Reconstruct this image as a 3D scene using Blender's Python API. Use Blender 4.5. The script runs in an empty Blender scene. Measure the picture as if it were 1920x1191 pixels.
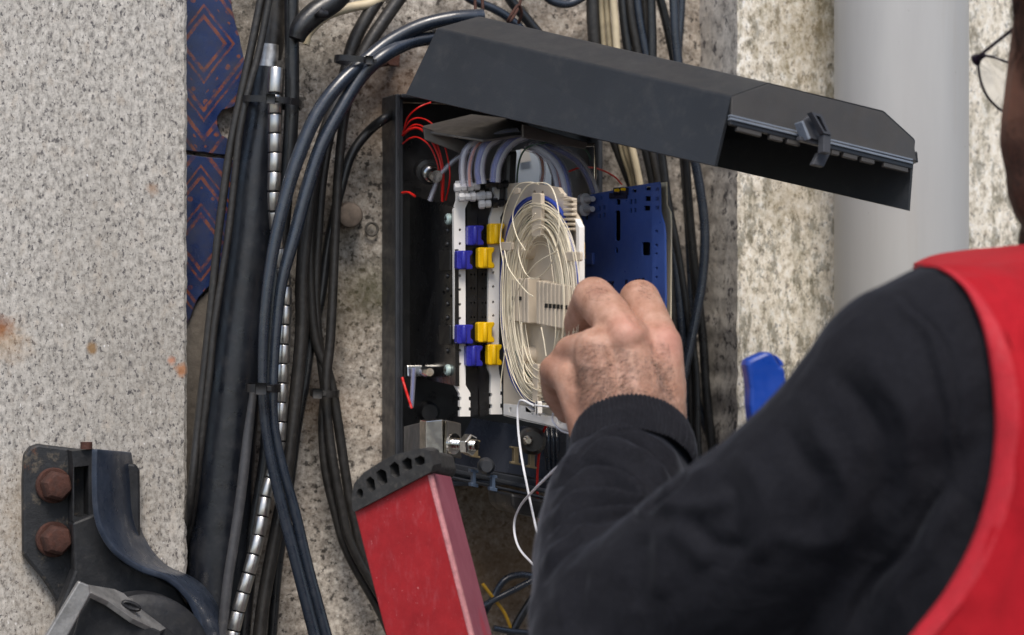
import bpy, bmesh, math, random
import numpy as np
from mathutils import Vector, Matrix, noise

# ------------------------------------------------------------------ camera, sky, sun, exposure
YAW = math.radians(20.0)          # the camera looks along the wall to the right
LENS = 85.0
FPX = 1920 * LENS / 36.0
CAMZ = 1.6
FW = Vector((math.sin(YAW), math.cos(YAW), 0))
RT = Vector((math.cos(YAW), -math.sin(YAW), 0))
UP = Vector((0, 0, 1))
CAM = -FW * 1.9 + Vector((0, 0, CAMZ))

scn = bpy.context.scene
COL = scn.collection
cd = bpy.data.cameras.new('camera')
cam = bpy.data.objects.new('camera', cd)
COL.objects.link(cam)
cam.location = CAM
cam.rotation_euler = (math.radians(90), 0, -YAW)
cd.lens = LENS
cd.sensor_width = 36
cd.clip_start = 0.05
cd.clip_end = 500
cd.dof.use_dof = True
cd.dof.focus_distance = 1.72
cd.dof.aperture_fstop = 6.5
scn.camera = cam

SUN_EL = math.radians(54)
SUN_AZ = math.radians(197)        # bearing of the sun, clockwise from +Y: behind the camera
wd = bpy.data.worlds.new('World')
scn.world = wd
wd.use_nodes = True
nt = wd.node_tree
sky = nt.nodes.new('ShaderNodeTexSky')
sky.sky_type = 'NISHITA'
sky.sun_disc = False
sky.sun_elevation = SUN_EL
sky.sun_rotation = SUN_AZ
sky.air_density = 1.0
sky.dust_density = 2.0
bg = nt.nodes['Background']
nt.links.new(sky.outputs[0], bg.inputs[0])
bg.inputs[1].default_value = 0.12
sd = bpy.data.lights.new('sun', 'SUN')
sun = bpy.data.objects.new('sun', sd)
COL.objects.link(sun)
sd.energy = 2.3
sd.angle = math.radians(26)
sd.color = (1.0, 0.925, 0.825)
sdir = Vector((math.sin(SUN_AZ) * math.cos(SUN_EL), math.cos(SUN_AZ) * math.cos(SUN_EL), math.sin(SUN_EL)))
sun.rotation_euler = (-sdir).to_track_quat('-Z', 'Y').to_euler()
sun.location = sdir * 5
scn.view_settings.view_transform = 'Standard'
scn.view_settings.look = 'None'
scn.view_settings.gamma = 1.0
scn.view_settings.exposure = 0.36
scn.render.engine = 'CYCLES'
scn.cycles.use_denoising = True
scn.cycles.max_bounces = 8
scn.cycles.transparent_max_bounces = 12

rnd = random.Random(7)

# ------------------------------------------------------------------ points from the photograph: ray of a pixel at a depth, or on a plane of the wall
def ray(px, py):
    return FW + RT * ((px - 960) / FPX) + UP * ((595.5 - py) / FPX)
def P(px, py, d):
    return CAM + ray(px, py) * d
def W(px, py, off=0.0):            # on the plane 'off' metres out from the recessed wall
    v = ray(px, py)
    return CAM + v * ((-off - CAM.y) / v.y)
def depth(p):
    return (p - CAM).dot(FW)
def proj(p):
    v = p - CAM
    d = v.dot(FW)
    return 960 + FPX * v.dot(RT) / d, 595.5 - FPX * v.dot(UP) / d, d
class Plane:
    def __init__(s, a, b, c):
        s.o = a.copy()
        s.n = (b - a).cross(c - a).normalized()
        if s.n.dot(CAM - s.o) < 0:
            s.n = -s.n               # normal faces the camera
    def at(s, px, py, lift=0.0):
        v = ray(px, py)
        o = s.o + s.n * lift
        return CAM + v * ((o - CAM).dot(s.n) / v.dot(s.n))
def flat(d):                        # plane square to the camera
    return Plane(P(960, 600, d), P(1100, 600, d), P(960, 700, d))
def wallp(off):
    return Plane(W(960, 600, off), W(1100, 600, off), W(960, 700, off))

# ------------------------------------------------------------------ objects
def newmesh(name, verts, faces, mat, parent=None, smooth=None, mats=None):
    verts = [Vector(v) for v in verts]
    c = sum(verts, Vector()) / max(1, len(verts))
    me = bpy.data.meshes.new(name)
    me.from_pydata([tuple(v - c) for v in verts], [], faces)
    me.update()
    bm = bmesh.new(); bm.from_mesh(me)
    bmesh.ops.recalc_face_normals(bm, faces=bm.faces[:])
    bm.to_mesh(me); bm.free()
    return finish(name, me, c, mat, parent, smooth)
def finish(name, me, c, mat, parent=None, smooth=None):
    o = bpy.data.objects.new(name, me)
    COL.objects.link(o)
    if mat is not None:
        me.materials.append(mat)
    put(o, c, parent)
    if smooth is not None:
        me.polygons.foreach_set('use_smooth', [True] * len(me.polygons))
        if smooth < 180:
            me.set_sharp_from_angle(angle=math.radians(smooth))
    return o
def wloc(o):
    l = Vector(o.location)
    while o.parent:
        o = o.parent
        l += o.location
    return l
def put(o, c, parent):
    if parent is not None:
        o.parent = parent
        o.location = Vector(c) - wloc(parent)
    else:
        o.location = c
def tag(o, label=None, cat=None, group=None, kind=None):
    if label: o['label'] = label
    if cat: o['category'] = cat
    if group: o['group'] = group
    if kind: o['kind'] = kind
    return o
def thing(name, loc, label, cat, group=None):
    e = bpy.data.objects.new(name, None)
    e.empty_display_size = 0.02
    COL.objects.link(e)
    e.location = loc
    return tag(e, label, cat, group)
def bm_obj(name, bm, mat, parent=None, smooth=None, bevel=0.0, seg=2):
    bmesh.ops.recalc_face_normals(bm, faces=bm.faces[:])
    if bevel > 0:
        ed = [e for e in bm.edges if len(e.link_faces) == 2 and e.calc_face_angle(0) > math.radians(35)]
        bmesh.ops.bevel(bm, geom=ed, offset=bevel, segments=seg, profile=0.5, affect='EDGES', clamp_overlap=True)
    c = Vector()
    for v in bm.verts: c += v.co
    c /= max(1, len(bm.verts))
    for v in bm.verts: v.co -= c
    me = bpy.data.meshes.new(name)
    bm.to_mesh(me); bm.free()
    return finish(name, me, c, mat, parent, smooth)

def catmull(pts, n):
    pts = [np.array(p, float) for p in pts]
    if len(pts) < 3:
        a, b = pts
        return [a + (b - a) * t for t in np.linspace(0, 1, n + 1)]
    q = [2 * pts[0] - pts[1]] + pts + [2 * pts[-1] - pts[-2]]
    out = []
    for i in range(1, len(q) - 2):
        for k in range(n):
            t = k / n
            p0, p1, p2, p3 = q[i - 1], q[i], q[i + 1], q[i + 2]
            out.append(0.5 * ((2 * p1) + (-p0 + p2) * t + (2 * p0 - 5 * p1 + 4 * p2 - p3) * t * t + (-p0 + 3 * p1 - 3 * p2 + p3) * t ** 3))
    out.append(q[-2])
    return out
def tube_geo(path, radii, sides=10, closed=False, caps=True, flatten=None):
    """verts, faces of a tube along 3-D points; radii one number or one per point"""
    path = [Vector(p) for p in path]
    n = len(path)
    if not hasattr(radii, '__len__'): radii = [radii] * n
    V, Fc = [], []
    nrm = None
    for i, p in enumerate(path):
        if closed:
            t = (path[(i + 1) % n] - path[i - 1]).normalized()
        else:
            t = (path[min(i + 1, n - 1)] - path[max(i - 1, 0)]).normalized()
        if nrm is None:
            a = Vector((0, 1, 0)) if abs(t.y) < 0.9 else Vector((1, 0, 0))
            nrm = (a - t * a.dot(t)).normalized()
        else:
            nrm = (nrm - t * nrm.dot(t)).normalized()
        b = t.cross(nrm)
        for k in range(sides):
            a = 2 * math.pi * k / sides
            V.append(p + (nrm * math.cos(a) * (flatten or 1) + b * math.sin(a)) * radii[i])
    m = n if closed else n - 1
    for i in range(m):
        j = (i + 1) % n
        for k in range(sides):
            l = (k + 1) % sides
            Fc.append((i * sides + k, i * sides + l, j * sides + l, j * sides + k))
    if caps and not closed:
        Fc.append(tuple(range(sides))[::-1])
        Fc.append(tuple((n - 1) * sides + k for k in range(sides)))
    return V, Fc
def tube(name, path, r, mat, parent=None, sides=10, n=8, closed=False, caps=True):
    if not closed and n:
        rr = r
        if hasattr(r, '__len__'):
            rr = [float(x[0]) for x in catmull([[x] for x in r], n)]
        path = catmull([tuple(p) for p in path], n)
        r = rr
    V, Fc = tube_geo(path, r, sides, closed, caps)
    return newmesh(name, V, Fc, mat, parent, smooth=60)
def rod_geo(bm, a, b, prof, sides=16):
    """lathe about the axis a->b; prof = [(t along axis 0..1, radius)]"""
    a, b = Vector(a), Vector(b)
    t = (b - a).normalized()
    u = t.orthogonal().normalized(); v = t.cross(u)
    rings = []
    for (s, r) in prof:
        c = a + (b - a) * s
        if r <= 1e-6:
            rings.append([bm.verts.new(c)])
        else:
            rings.append([bm.verts.new(c + (u * math.cos(2 * math.pi * k / sides) + v * math.sin(2 * math.pi * k / sides)) * r) for k in range(sides)])
    for A, B in zip(rings[:-1], rings[1:]):
        for k in range(sides):
            l = (k + 1) % sides
            if len(A) == 1: bm.faces.new((A[0], B[k], B[l]))
            elif len(B) == 1: bm.faces.new((A[k], A[l], B[0]))
            else: bm.faces.new((A[k], A[l], B[l], B[k]))
    if len(rings[0]) > 1: bm.faces.new(rings[0][::-1])
    if len(rings[-1]) > 1: bm.faces.new(rings[-1])
def rod(name, a, b, prof, mat, parent=None, sides=16, smooth=40, bevel=0):
    bm = bmesh.new(); rod_geo(bm, a, b, prof, sides)
    return bm_obj(name, bm, mat, parent, smooth, bevel)
def solid_geo(bm, pts, vec):
    """prism: polygon pts pushed along vec"""
    A = [bm.verts.new(p) for p in pts]
    B = [bm.verts.new(Vector(p) + vec) for p in pts]
    bm.faces.new(A)
    bm.faces.new(B[::-1])
    n = len(A)
    for i in range(n):
        j = (i + 1) % n
        bm.faces.new((A[j], A[i], B[i], B[j]))
def solid(name, pts, vec, mat, parent=None, bevel=0.0006, smooth=None, seg=2):
    bm = bmesh.new(); solid_geo(bm, pts, Vector(vec))
    return bm_obj(name, bm, mat, parent, smooth, bevel, seg)
def plate(name, pl, outer, thick, mat, parent=None, holes=(), lift=0.0, bevel=0.0005, smooth=None):
    """polygon of pixels on plane pl, with holes, pushed away from the camera by thick"""
    if not holes:
        return solid(name, [pl.at(x, y, lift) for x, y in outer], -pl.n * thick, mat, parent, bevel, smooth)
    bm = bmesh.new()
    edges = []
    for loop in [outer] + list(holes):
        vs = [bm.verts.new(pl.at(x, y, lift)) for x, y in loop]
        for i in range(len(vs)):
            edges.append(bm.edges.new((vs[i], vs[(i + 1) % len(vs)])))
    res = bmesh.ops.triangle_fill(bm, use_beauty=True, use_dissolve=False, edges=edges, normal=pl.n)
    for f in bm.faces[:]:                       # leave the holes open
        x, y, _ = proj(f.calc_center_median())
        for h in holes:
            ins = False; j = len(h) - 1
            for i in range(len(h)):
                if (h[i][1] > y) != (h[j][1] > y) and x < (h[j][0] - h[i][0]) * (y - h[i][1]) / (h[j][1] - h[i][1]) + h[i][0]: ins = not ins
                j = i
            if ins:
                bm.faces.remove(f); break
    fs = bm.faces[:]
    ext = bmesh.ops.extrude_face_region(bm, geom=fs)
    vs = [g for g in ext['geom'] if isinstance(g, bmesh.types.BMVert)]
    bmesh.ops.translate(bm, verts=vs, vec=-pl.n * thick)
    return bm_obj(name, bm, mat, parent, smooth, 0)
def circ(cx, cy, rx, ry=None, n=12):
    ry = ry or rx
    return [(cx + rx * math.cos(2 * math.pi * k / n), cy + ry * math.sin(2 * math.pi * k / n)) for k in range(n)]
def rect(x0, y0, x1, y1):
    return [(x0, y0), (x1, y0), (x1, y1), (x0, y1)]
def rrect(x0, y0, x1, y1, r, n=4):
    out = []
    for cx, cy, a0 in ((x1 - r, y0 + r, -90), (x1 - r, y1 - r, 0), (x0 + r, y1 - r, 90), (x0 + r, y0 + r, 180)):
        for k in range(n + 1):
            a = math.radians(a0 + 90 * k / n)
            out.append((cx + r * math.cos(a), cy + r * math.sin(a)))
    return out

# ------------------------------------------------------------------ materials
def lin(r, g, b):
    f = lambda c: ((c / 255 + 0.055) / 1.055) ** 2.4 if c > 10 else c / 255 / 12.92
    return (f(r), f(g), f(b), 1)
class M:
    def __init__(s, name):
        s.m = bpy.data.materials.new(name)
        s.m.use_nodes = True
        s.t = s.m.node_tree
        s.b = s.t.nodes['Principled BSDF']
        s._c = None
    def n(s, typ, **kw):
        nd = s.t.nodes.new(typ)
        for k, v in kw.items():
            if k.startswith('i_'):
                key = k[2:]
                nd.inputs[int(key) if key.isdigit() else key].default_value = v
            else:
                setattr(nd, k, v)
        return nd
    def l(s, a, b): s.t.links.new(a, b)
    def co(s):
        if s._c is None: s._c = s.n('ShaderNodeTexCoord').outputs['Object']
        return s._c
    def scaled(s, v):
        mp = s.n('ShaderNodeMapping'); mp.inputs['Scale'].default_value = v
        s.l(s.co(), mp.inputs[0]); return mp.outputs[0]
    def noise(s, scale, detail=4, rough=0.6, vec=None, dist=0.0):
        nd = s.n('ShaderNodeTexNoise', i_Scale=scale, i_Detail=detail, i_Roughness=rough, i_Distortion=dist)
        s.l(vec or s.co(), nd.inputs['Vector']); return nd.outputs['Fac']
    def vor(s, scale, feature='F1', vec=None, rand=1.0, out='Distance'):
        nd = s.n('ShaderNodeTexVoronoi', feature=feature, i_Scale=scale, i_Randomness=rand)
        s.l(vec or s.co(), nd.inputs['Vector']); return nd.outputs[out]
    def ramp(s, fac, stops, interp='LINEAR'):
        nd = s.n('ShaderNodeValToRGB'); nd.color_ramp.interpolation = interp
        el = nd.color_ramp.elements
        while len(el) < len(stops): el.new(0.5)
        for e, (p, c) in zip(el, stops):
            e.position = p
            e.color = c if hasattr(c, '__len__') else (c, c, c, 1)
        s.l(fac, nd.inputs[0]); return nd.outputs[0]
    def mix(s, fac, a, b, typ='MIX'):
        nd = s.n('ShaderNodeMix', data_type='RGBA', blend_type=typ)
        for inp, v in ((nd.inputs['Factor'], fac), (nd.inputs[6], a), (nd.inputs[7], b)):
            if isinstance(v, bpy.types.NodeSocket): s.l(v, inp)
            else: inp.default_value = v
        return nd.outputs[2]
    def math(s, op, a, b=0.0):
        nd = s.n('ShaderNodeMath', operation=op)
        for inp, v in ((nd.inputs[0], a), (nd.inputs[1], b)):
            if isinstance(v, bpy.types.NodeSocket): s.l(v, inp)
            else: inp.default_value = v
        return nd.outputs[0]
    def set(s, name, v):
        if isinstance(v, bpy.types.NodeSocket): s.l(v, s.b.inputs[name])
        else: s.b.inputs[name].default_value = v
    def bump(s, h, strength=0.3, dist=0.001):
        nd = s.n('ShaderNodeBump', i_Strength=strength, i_Distance=dist)
        s.l(h, nd.inputs['Height'])
        prev = s.b.inputs['Normal']
        if prev.is_linked:
            s.l(prev.links[0].from_socket, nd.inputs['Normal'])
        s.l(nd.outputs[0], prev)
    def sphere_mask(s, pos, r0, r1, warp=0.0):
        """1 inside r0, 0 outside r1 of a local point"""
        v = s.co()
        sub = s.n('ShaderNodeVectorMath', operation='DISTANCE')
        s.l(v, sub.inputs[0]); sub.inputs[1].default_value = pos
        dd = sub.outputs['Value']
        if warp:
            dd = s.math('ADD', dd, s.math('MULTIPLY', s.math('SUBTRACT', s.noise(180, 3), 0.5), warp))
        mr = s.n('ShaderNodeMapRange'); mr.inputs[1].default_value = r1; mr.inputs[2].default_value = r0
        s.l(dd, mr.inputs[0]); return mr.outputs[0]
def plain(name, col, rough=0.45, metal=0.0, var=0.25, vscale=40, bump=0.0, bscale=300, coat=0.0, dust=0.0, spec=0.5, sheen=0.0, rvar=0.15):
    """one surface colour with worn, uneven tone, gloss and fine relief"""
    m = M(name)
    c = lin(*col) if max(col) > 1.0 else (*col, 1)
    nz = m.noise(vscale, 5, 0.65)
    dk = tuple(x * (1 - var) for x in c[:3]) + (1,)
    lt = tuple(min(1, x * (1 + var)) for x in c[:3]) + (1,)
    base = m.ramp(nz, [(0.3, dk), (0.7, lt)])
    if dust > 0:
        dn = m.ramp(m.noise(vscale * 4, 6, 0.75), [(0.52, 0), (0.75, dust)])
        base = m.mix(dn, base, lin(150, 142, 130))
    m.set('Base Color', base)
    rr = m.ramp(m.noise(vscale * 2.5, 4), [(0.3, max(0.03, rough - rvar)), (0.7, min(1, rough + rvar))])
    m.set('Roughness', rr)
    m.set('Metallic', metal)
    m.set('Specular IOR Level', spec)
    if coat: m.set('Coat Weight', coat)
    if sheen:
        m.set('Sheen Weight', sheen)
        m.set('Sheen Roughness', 0.45)
    if bump: m.bump(m.noise(bscale, 4, 0.6), bump, 0.001)
    return m.m

# ------------------------------------------------------------------ stone
def granite(name, pale, mid, dark, stains=(), green=0.0, streak=1.6, grain=500, contrast=0.8, edge=None, weather=1.0):
    m = M(name)
    v = m.scaled((1.0, 1.0, 1.0 / streak))
    g0 = m.noise(grain * 0.55, 8, 0.78, vec=v)
    base = m.ramp(g0, [(0.36, dark), (0.455, mid), (0.535, pale), (0.64, tuple(min(1, c * 1.22) for c in pale[:3]) + (1,))])
    big = m.noise(9, 5, 0.6)
    base = m.mix(m.ramp(big, [(0.35, 0.0), (0.7, 0.30)]), base, mid)
    # weathering: broad darker fields, run-off streaks, small pits
    base = m.mix(m.ramp(m.noise(5, 5, 0.65, vec=m.scaled((1.6, 1.6, .35))), [(0.48, 0.0), (0.68, 0.30 * weather)]), base, lin(120, 112, 100))
    base = m.mix(m.ramp(m.noise(24, 6, 0.7), [(0.56, 0.0), (0.70, 0.25 * weather)]), base, lin(104, 100, 96))
    # feldspar-coloured patches
    base = m.mix(m.ramp(m.noise(130, 3, 0.5, vec=v), [(0.56, 0.0), (0.74, 0.45)]), base, lin(196, 184, 170))
    # black mica grains, fine and a few large
    mica = m.ramp(m.noise(grain * 0.62, 4, 0.72, vec=v), [(0.575, 0.0), (0.615, 0.95 * contrast)])
    base = m.mix(mica, base, lin(62, 60, 66))
    mica2 = m.ramp(m.noise(120, 7, 0.8, vec=v), [(0.635, 0.0), (0.665, 0.98 * contrast)])
    base = m.mix(mica2, base, lin(52, 50, 58))
    mica3 = m.ramp(m.noise(300, 3, 0.6, vec=m.scaled((1.2, 1.2, .7))), [(0.665, 0.0), (0.69, 0.9 * contrast)])
    base = m.mix(mica3, base, lin(48, 46, 56))
    white = m.ramp(m.noise(230, 2, 0.5, vec=m.scaled((1, 1, .6))), [(0.73, 0.0), (0.77, 0.8)])
    base = m.mix(white, base, lin(235, 233, 232))
    if green > 0:
        gm = m.math('MULTIPLY', m.ramp(m.noise(60, 7, 0.75, vec=m.scaled((1, 1, .55))), [(0.50, 0.0), (0.58, 1.0)]), m.ramp(m.noise(7, 3, .5, vec=m.scaled((1, 1, .5))), [(0.42, 0.15), (0.66, green)]))
        base = m.mix(gm, base, lin(112, 106, 70))
        gm2 = m.ramp(m.noise(120, 6, 0.75, vec=m.scaled((1, 1, .5))), [(0.515, 0.0), (0.575, 1.1 * green)])
        base = m.mix(gm2, base, lin(92, 90, 76))
    for (pos, r0, r1, col, amt) in stains:
        mk = m.math('MULTIPLY', m.sphere_mask(pos, r0, r1, r1 * 1.1), amt)
        base = m.mix(mk, base, col)
    m.set('Base Color', base)
    m.set('Roughness', 0.85)
    m.set('Specular IOR Level', 0.3)
    m.bump(m.noise(grain * .6, 8, 0.75), 0.5, 0.0016)
    m.bump(m.noise(40, 4, 0.6), 0.35, 0.004)
    m.bump(m.ramp(m.vor(55, 'F1', vec=m.scaled((1, 1, .8))), [(0.06, 0.0), (0.16, 1.0)]), 0.35, 0.0018)
    return m
def stone_prism(name, x0, x1, off, thick, z0, z1, jit_left, jit_right, seed):
    """upright stone slab; the chosen vertical edges are chipped"""
    r = random.Random(seed)
    zs = [z0] + [1.15 + i * 0.0045 for i in range(212)] + [z1]
    def edge(x, jit):
        if not jit: return [(x, z) for z in zs]
        return [(x + noise.fractal(Vector((seed, 0, z * 60)), 1, 2, 4) * jit + noise.noise(Vector((seed, 3, z * 300))) * jit * .6, z) for z in zs]
    bm = bmesh.new()
    L = edge(x0, jit_left); R = edge(x1, jit_right)
    inset = 0.0022
    n = len(zs)
    rows = []
    for (xl, z), (xr, _) in zip(L, R):
        jr = abs(noise.noise(Vector((seed + 5, 1, z * 150)))) * .0016
        rows.append([bm.verts.new(p) for p in (
            (xl, -off + thick, z), (xl, -off + inset + jr, z), (xl + inset + jr, -off, z),
            (xr - inset - jr, -off, z), (xr, -off + inset + jr, z), (xr, -off + thick, z))])
    for a, b in zip(rows[:-1], rows[1:]):
        for k in range(5):
            bm.faces.new((a[k], a[k + 1], b[k + 1], b[k]))
    bm.faces.new(rows[0]); bm.faces.new(rows[-1][::-1])
    return bm_obj(name, bm, None, None, smooth=40)

# pavement
pm = M('pavement'); pm.set('Base Color', pm.ramp(pm.noise(30, 6), [(0.3, lin(62, 60, 58)), (0.7, lin(92, 90, 86))])); pm.set('Roughness', 0.9)
g = newmesh('pavement', [(-60, -60, 0), (60, -60, 0), (60, 20, 0), (-60, 20, 0)], [(0, 1, 2, 3)], pm.m)
tag(g, 'grey stone pavement at the foot of the wall', kind='structure')

OFF_L, OFF_R = 0.045, 0.074
xl = W(351.5, 600, OFF_L).x
left = stone_prism('granite_slab', xl - 1.6, xl, OFF_L, 0.25, 0.0, 3.6, 0, 0.0011, 3)
tag(left, 'pale speckled granite slab with rust spots left of the blue tiles', 'granite slab')
def lp(o, px, py, off): return tuple(W(px, py, off) - o.location)
rust, rust2 = lin(150, 92, 48), lin(120, 84, 52)
gl = granite('granite_pale', lin(196, 192, 186), lin(166, 162, 156), lin(108, 106, 105), [
    (lp(left, 2, 615, OFF_L), 0.002, 0.011, lin(128, 66, 30), 0.9), (lp(left, 15, 640, OFF_L), 0.002, 0.020, lin(186, 150, 106), 0.4),
    (lp(left, 172, 653, OFF_L), 0.002, 0.0052, lin(140, 110, 72), 0.9),
    (lp(left, 340, 694, OFF_L), 0.002, 0.0062, lin(168, 112, 70), 0.85), (lp(left, 322, 676, OFF_L), 0.001, 0.004, lin(190, 120, 84), 0.7),
    (lp(left, 285, 355, OFF_L), 0.0005, 0.006, lin(150, 118, 90), 0.7),
    (lp(left, 130, 1085, OFF_L), 0.02, 0.10, lin(140, 122, 100), 0.22), (lp(left, 60, 960, OFF_L), 0.012, 0.05, lin(150, 130, 104), .3)])
left.data.materials.append(gl.m)

xr = W(1385, 600, OFF_R).x
right = stone_prism('granite_pilaster', xr, xr + 1.8, OFF_R, 0.16, 0.0, 3.6, 0.0012, 0, 9)
tag(right, 'rough whitish granite pilaster with green lichen behind the downpipe', 'granite pilaster')
gr_ = granite('granite_lichen', lin(248, 242, 230), lin(224, 216, 200), lin(158, 148, 132), [
    (lp(right, 1520, 60, OFF_R), 0.008, 0.07, lin(122, 102, 56), 0.5), (lp(right, 1540, 260, OFF_R), 0.008, 0.05, lin(122, 102, 56), 0.45),
    (lp(right, 1475, 380, OFF_R), 0.004, 0.03, lin(122, 104, 60), 0.4)], green=0.52, streak=1.5, grain=330, contrast=0.6, weather=.15)
right.data.materials.append(gr_.m)
side_m = granite('granite_side_grey', lin(206, 201, 194), lin(180, 175, 169), lin(100, 98, 98), [], streak=1.2, grain=150, contrast=0.9)   # the left-facing reveal is greyer and darker than the front
right.data.materials.append(side_m.m)
for p_ in right.data.polygons:
    if p_.normal.x < -.9: p_.material_index = 1

# recessed wall: rough rendered granite, a displaced grid
def recess():
    a, b = W(300, -60, 0), W(1420, 1260, 0)
    nx, nz = 230, 250
    V, Fc = [], []
    for j in range(nz + 1):
        for i in range(nx + 1):
            x = a.x + (b.x - a.x) * i / nx
            z = a.z + (b.z - a.z) * j / nz
            y = noise.fractal(Vector((x * 14, 1.7, z * 14)), 1.0, 2.0, 6) * 0.0045 + noise.fractal(Vector((x * 80, 4.7, z * 80)), 0.9, 2.0, 4) * 0.0011
            V.append((x, y, z))
    for j in range(nz):
        for i in range(nx):
            k = j * (nx + 1) + i
            Fc.append((k, k + 1, k + nx + 2, k + nx + 1))
    # the rest of the wall around the detailed field
    B = len(V)
    X0, X1, Z0, Z1 = xl - 1.0, xr + 1.0, 0.0, 3.6
    V += [(X0, 0.004, Z0), (X1, 0.004, Z0), (X1, 0.004, Z1), (X0, 0.004, Z1)]
    V += [(a.x, 0.004, b.z), (b.x, 0.004, b.z), (b.x, 0.004, a.z), (a.x, 0.004, a.z)]
    for k in range(4):
        l = (k + 1) % 4
        Fc.append((B + k, B + l, B + 4 + l, B + 4 + k))
    return newmesh('wall', V, Fc, None, None, smooth=180)
wall = recess()
tag(wall, 'rough weathered granite wall set back behind the black cables', 'wall')
wm = M('rough_wall')
v = wm.scaled((1, 1, 1))
b0 = wm.ramp(wm.noise(230, 9, 0.82), [(0.36, lin(92, 86, 80)), (0.5, lin(188, 179, 168)), (0.64, lin(236, 230, 220))])
b1 = wm.mix(wm.ramp(wm.noise(11, 6, 0.65), [(0.44, 0.0), (0.66, 0.40)]), b0, lin(148, 128, 108))
b1 = wm.mix(wm.ramp(wm.noise(17, 6, 0.7, vec=wm.scaled((1.3, 1, .5))), [(0.52, 0), (0.64, 0.5)]), b1, lin(96, 90, 82))
b1 = wm.mix(wm.ramp(wm.noise(170, 4, 0.7), [(0.565, 0), (0.61, 0.85)]), b1, lin(46, 43, 42))
b1 = wm.mix(wm.ramp(wm.noise(160, 2, 0.5), [(0.73, 0), (0.77, 0.85)]), b1, lin(225, 220, 212))
for (px, py, r0, r1, col, am) in [(740, 170, .01, .06, lin(120, 92, 72), .6), (660, 560, .005, .05, lin(104, 92, 66), .55), (700, 545, .002, .03, lin(76, 78, 52), .6),
        (950, 1000, .03, .13, lin(82, 66, 46), .75), (940, 1100, .02, .1, lin(92, 72, 50), .7), (590, 760, .006, .035, lin(128, 100, 74), .5), (500, 60, .02, .09, lin(92, 88, 80), .6),  # first two browns here paint the box's shadow on the wall below
        (1320, 500, .02, .07, lin(112, 110, 112), .5), (960, 120, .02, .09, lin(92, 84, 76), .5)]:
    b1 = wm.mix(wm.math('MULTIPLY', wm.sphere_mask(lp(wall, px, py, 0), r0, r1, r1 * .8), am), b1, col)
wm.set('Base Color', b1); wm.set('Roughness', 0.92); wm.set('Specular IOR Level', 0.25)
wm.bump(wm.noise(260, 9, 0.8), 0.7, 0.002); wm.bump(wm.noise(60, 5, 0.6), 0.4, 0.004)
wall.data.materials.append(wm.m)

# glazed tiles still stuck to the wall, rust-orange diamonds on blue
def tile_mat(name):
    m = M(name)
    sx = m.n('ShaderNodeSeparateXYZ'); m.l(m.n('ShaderNodeTexCoord').outputs['UV'], sx.inputs[0])
    wob = m.math('MULTIPLY', m.math('SUBTRACT', m.noise(90, 4), 0.5), 7.0)
    u = m.math('ABSOLUTE', sx.outputs[0])
    vv = m.math('ABSOLUTE', sx.outputs[1])
    t = m.math('ADD', m.math('ADD', m.math('MULTIPLY', u, 1.28), vv), wob)
    tn = m.math('DIVIDE', t, 260.0)
    O, B = 1.0, 0.0
    st = [(0, B)]
    for a, b in [(46, 56), (68, 75), (118, 128), (140, 146), (172, 184), (216, 226)]:
        st += [(a / 260, O), (b / 260, B)]
    line = m.ramp(tn, st, 'CONSTANT')
    cmb = m.n('ShaderNodeCombineXYZ'); m.l(m.math('DIVIDE', sx.outputs[0], 21.0), cmb.inputs[0]); m.l(m.math('DIVIDE', sx.outputs[1], 21.0), cmb.inputs[1])
    dots = m.ramp(m.vor(1.0, vec=cmb.outputs[0], rand=0.25), [(0.0, 1.0), (0.26, 0.0)], 'CONSTANT')
    zone = m.ramp(tn, [(0, 0), (95 / 260, 1), (115 / 260, 0), (192 / 260, 1), (212 / 260, 0)], 'CONSTANT')
    pat = m.math('MAXIMUM', line, m.math('MULTIPLY', dots, zone))
    wear = m.ramp(m.noise(150, 6, 0.7), [(0.42, 0.15), (0.56, .9)])
    pat = m.math('MULTIPLY', pat, wear)
    blue = m.ramp(m.noise(35, 5), [(0.3, lin(18, 32, 72)), (0.7, lin(28, 52, 104))])
    org = m.ramp(m.noise(70, 4), [(0.3, lin(110, 56, 36)), (0.7, lin(142, 78, 46))])
    c = m.mix(pat, blue, org)
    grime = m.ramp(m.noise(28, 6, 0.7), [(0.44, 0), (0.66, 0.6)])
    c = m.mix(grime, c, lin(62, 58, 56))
    spk = m.ramp(m.noise(330, 3, .6), [(0.72, 0), (0.76, .8)])
    c = m.mix(spk, c, lin(205, 200, 192))
    m.set('Base Color', c)
    m.set('Roughness', m.ramp(m.noise(60, 5), [(0.3, 0.16), (0.7, 0.5)]))
    return m.m
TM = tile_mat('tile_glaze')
def tile(poly, cx, cy, off, th, label):
    pl = wallp(off)
    # chipped outline
    pts = []
    for i in range(len(poly)):
        (x0, y0), (x1, y1) = poly[i], poly[(i + 1) % len(poly)]
        n = max(1, int(math.hypot(x1 - x0, y1 - y0) / 9))
        for k in range(n):
            t = k / n
            pts.append((x0 + (x1 - x0) * t + rnd.uniform(-.8, .8), y0 + (y1 - y0) * t + rnd.uniform(-.8, .8)))
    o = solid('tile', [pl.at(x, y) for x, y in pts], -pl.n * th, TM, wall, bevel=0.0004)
    uv = o.data.uv_layers.new(name='UVMap')
    for lo in o.data.loops:
        p = o.data.vertices[lo.vertex_index].co + wloc(o)
        x, y, _ = proj(p)
        uv.data[lo.index].uv = (x - cx, y - cy)
    tag(o, label)
    return o
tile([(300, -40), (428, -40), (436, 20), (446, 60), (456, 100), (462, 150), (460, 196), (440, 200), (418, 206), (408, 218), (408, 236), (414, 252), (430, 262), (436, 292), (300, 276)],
     382, 82, 0.012, 0.012, 'upper blue glazed tile with orange diamonds and a broken right edge')
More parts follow.
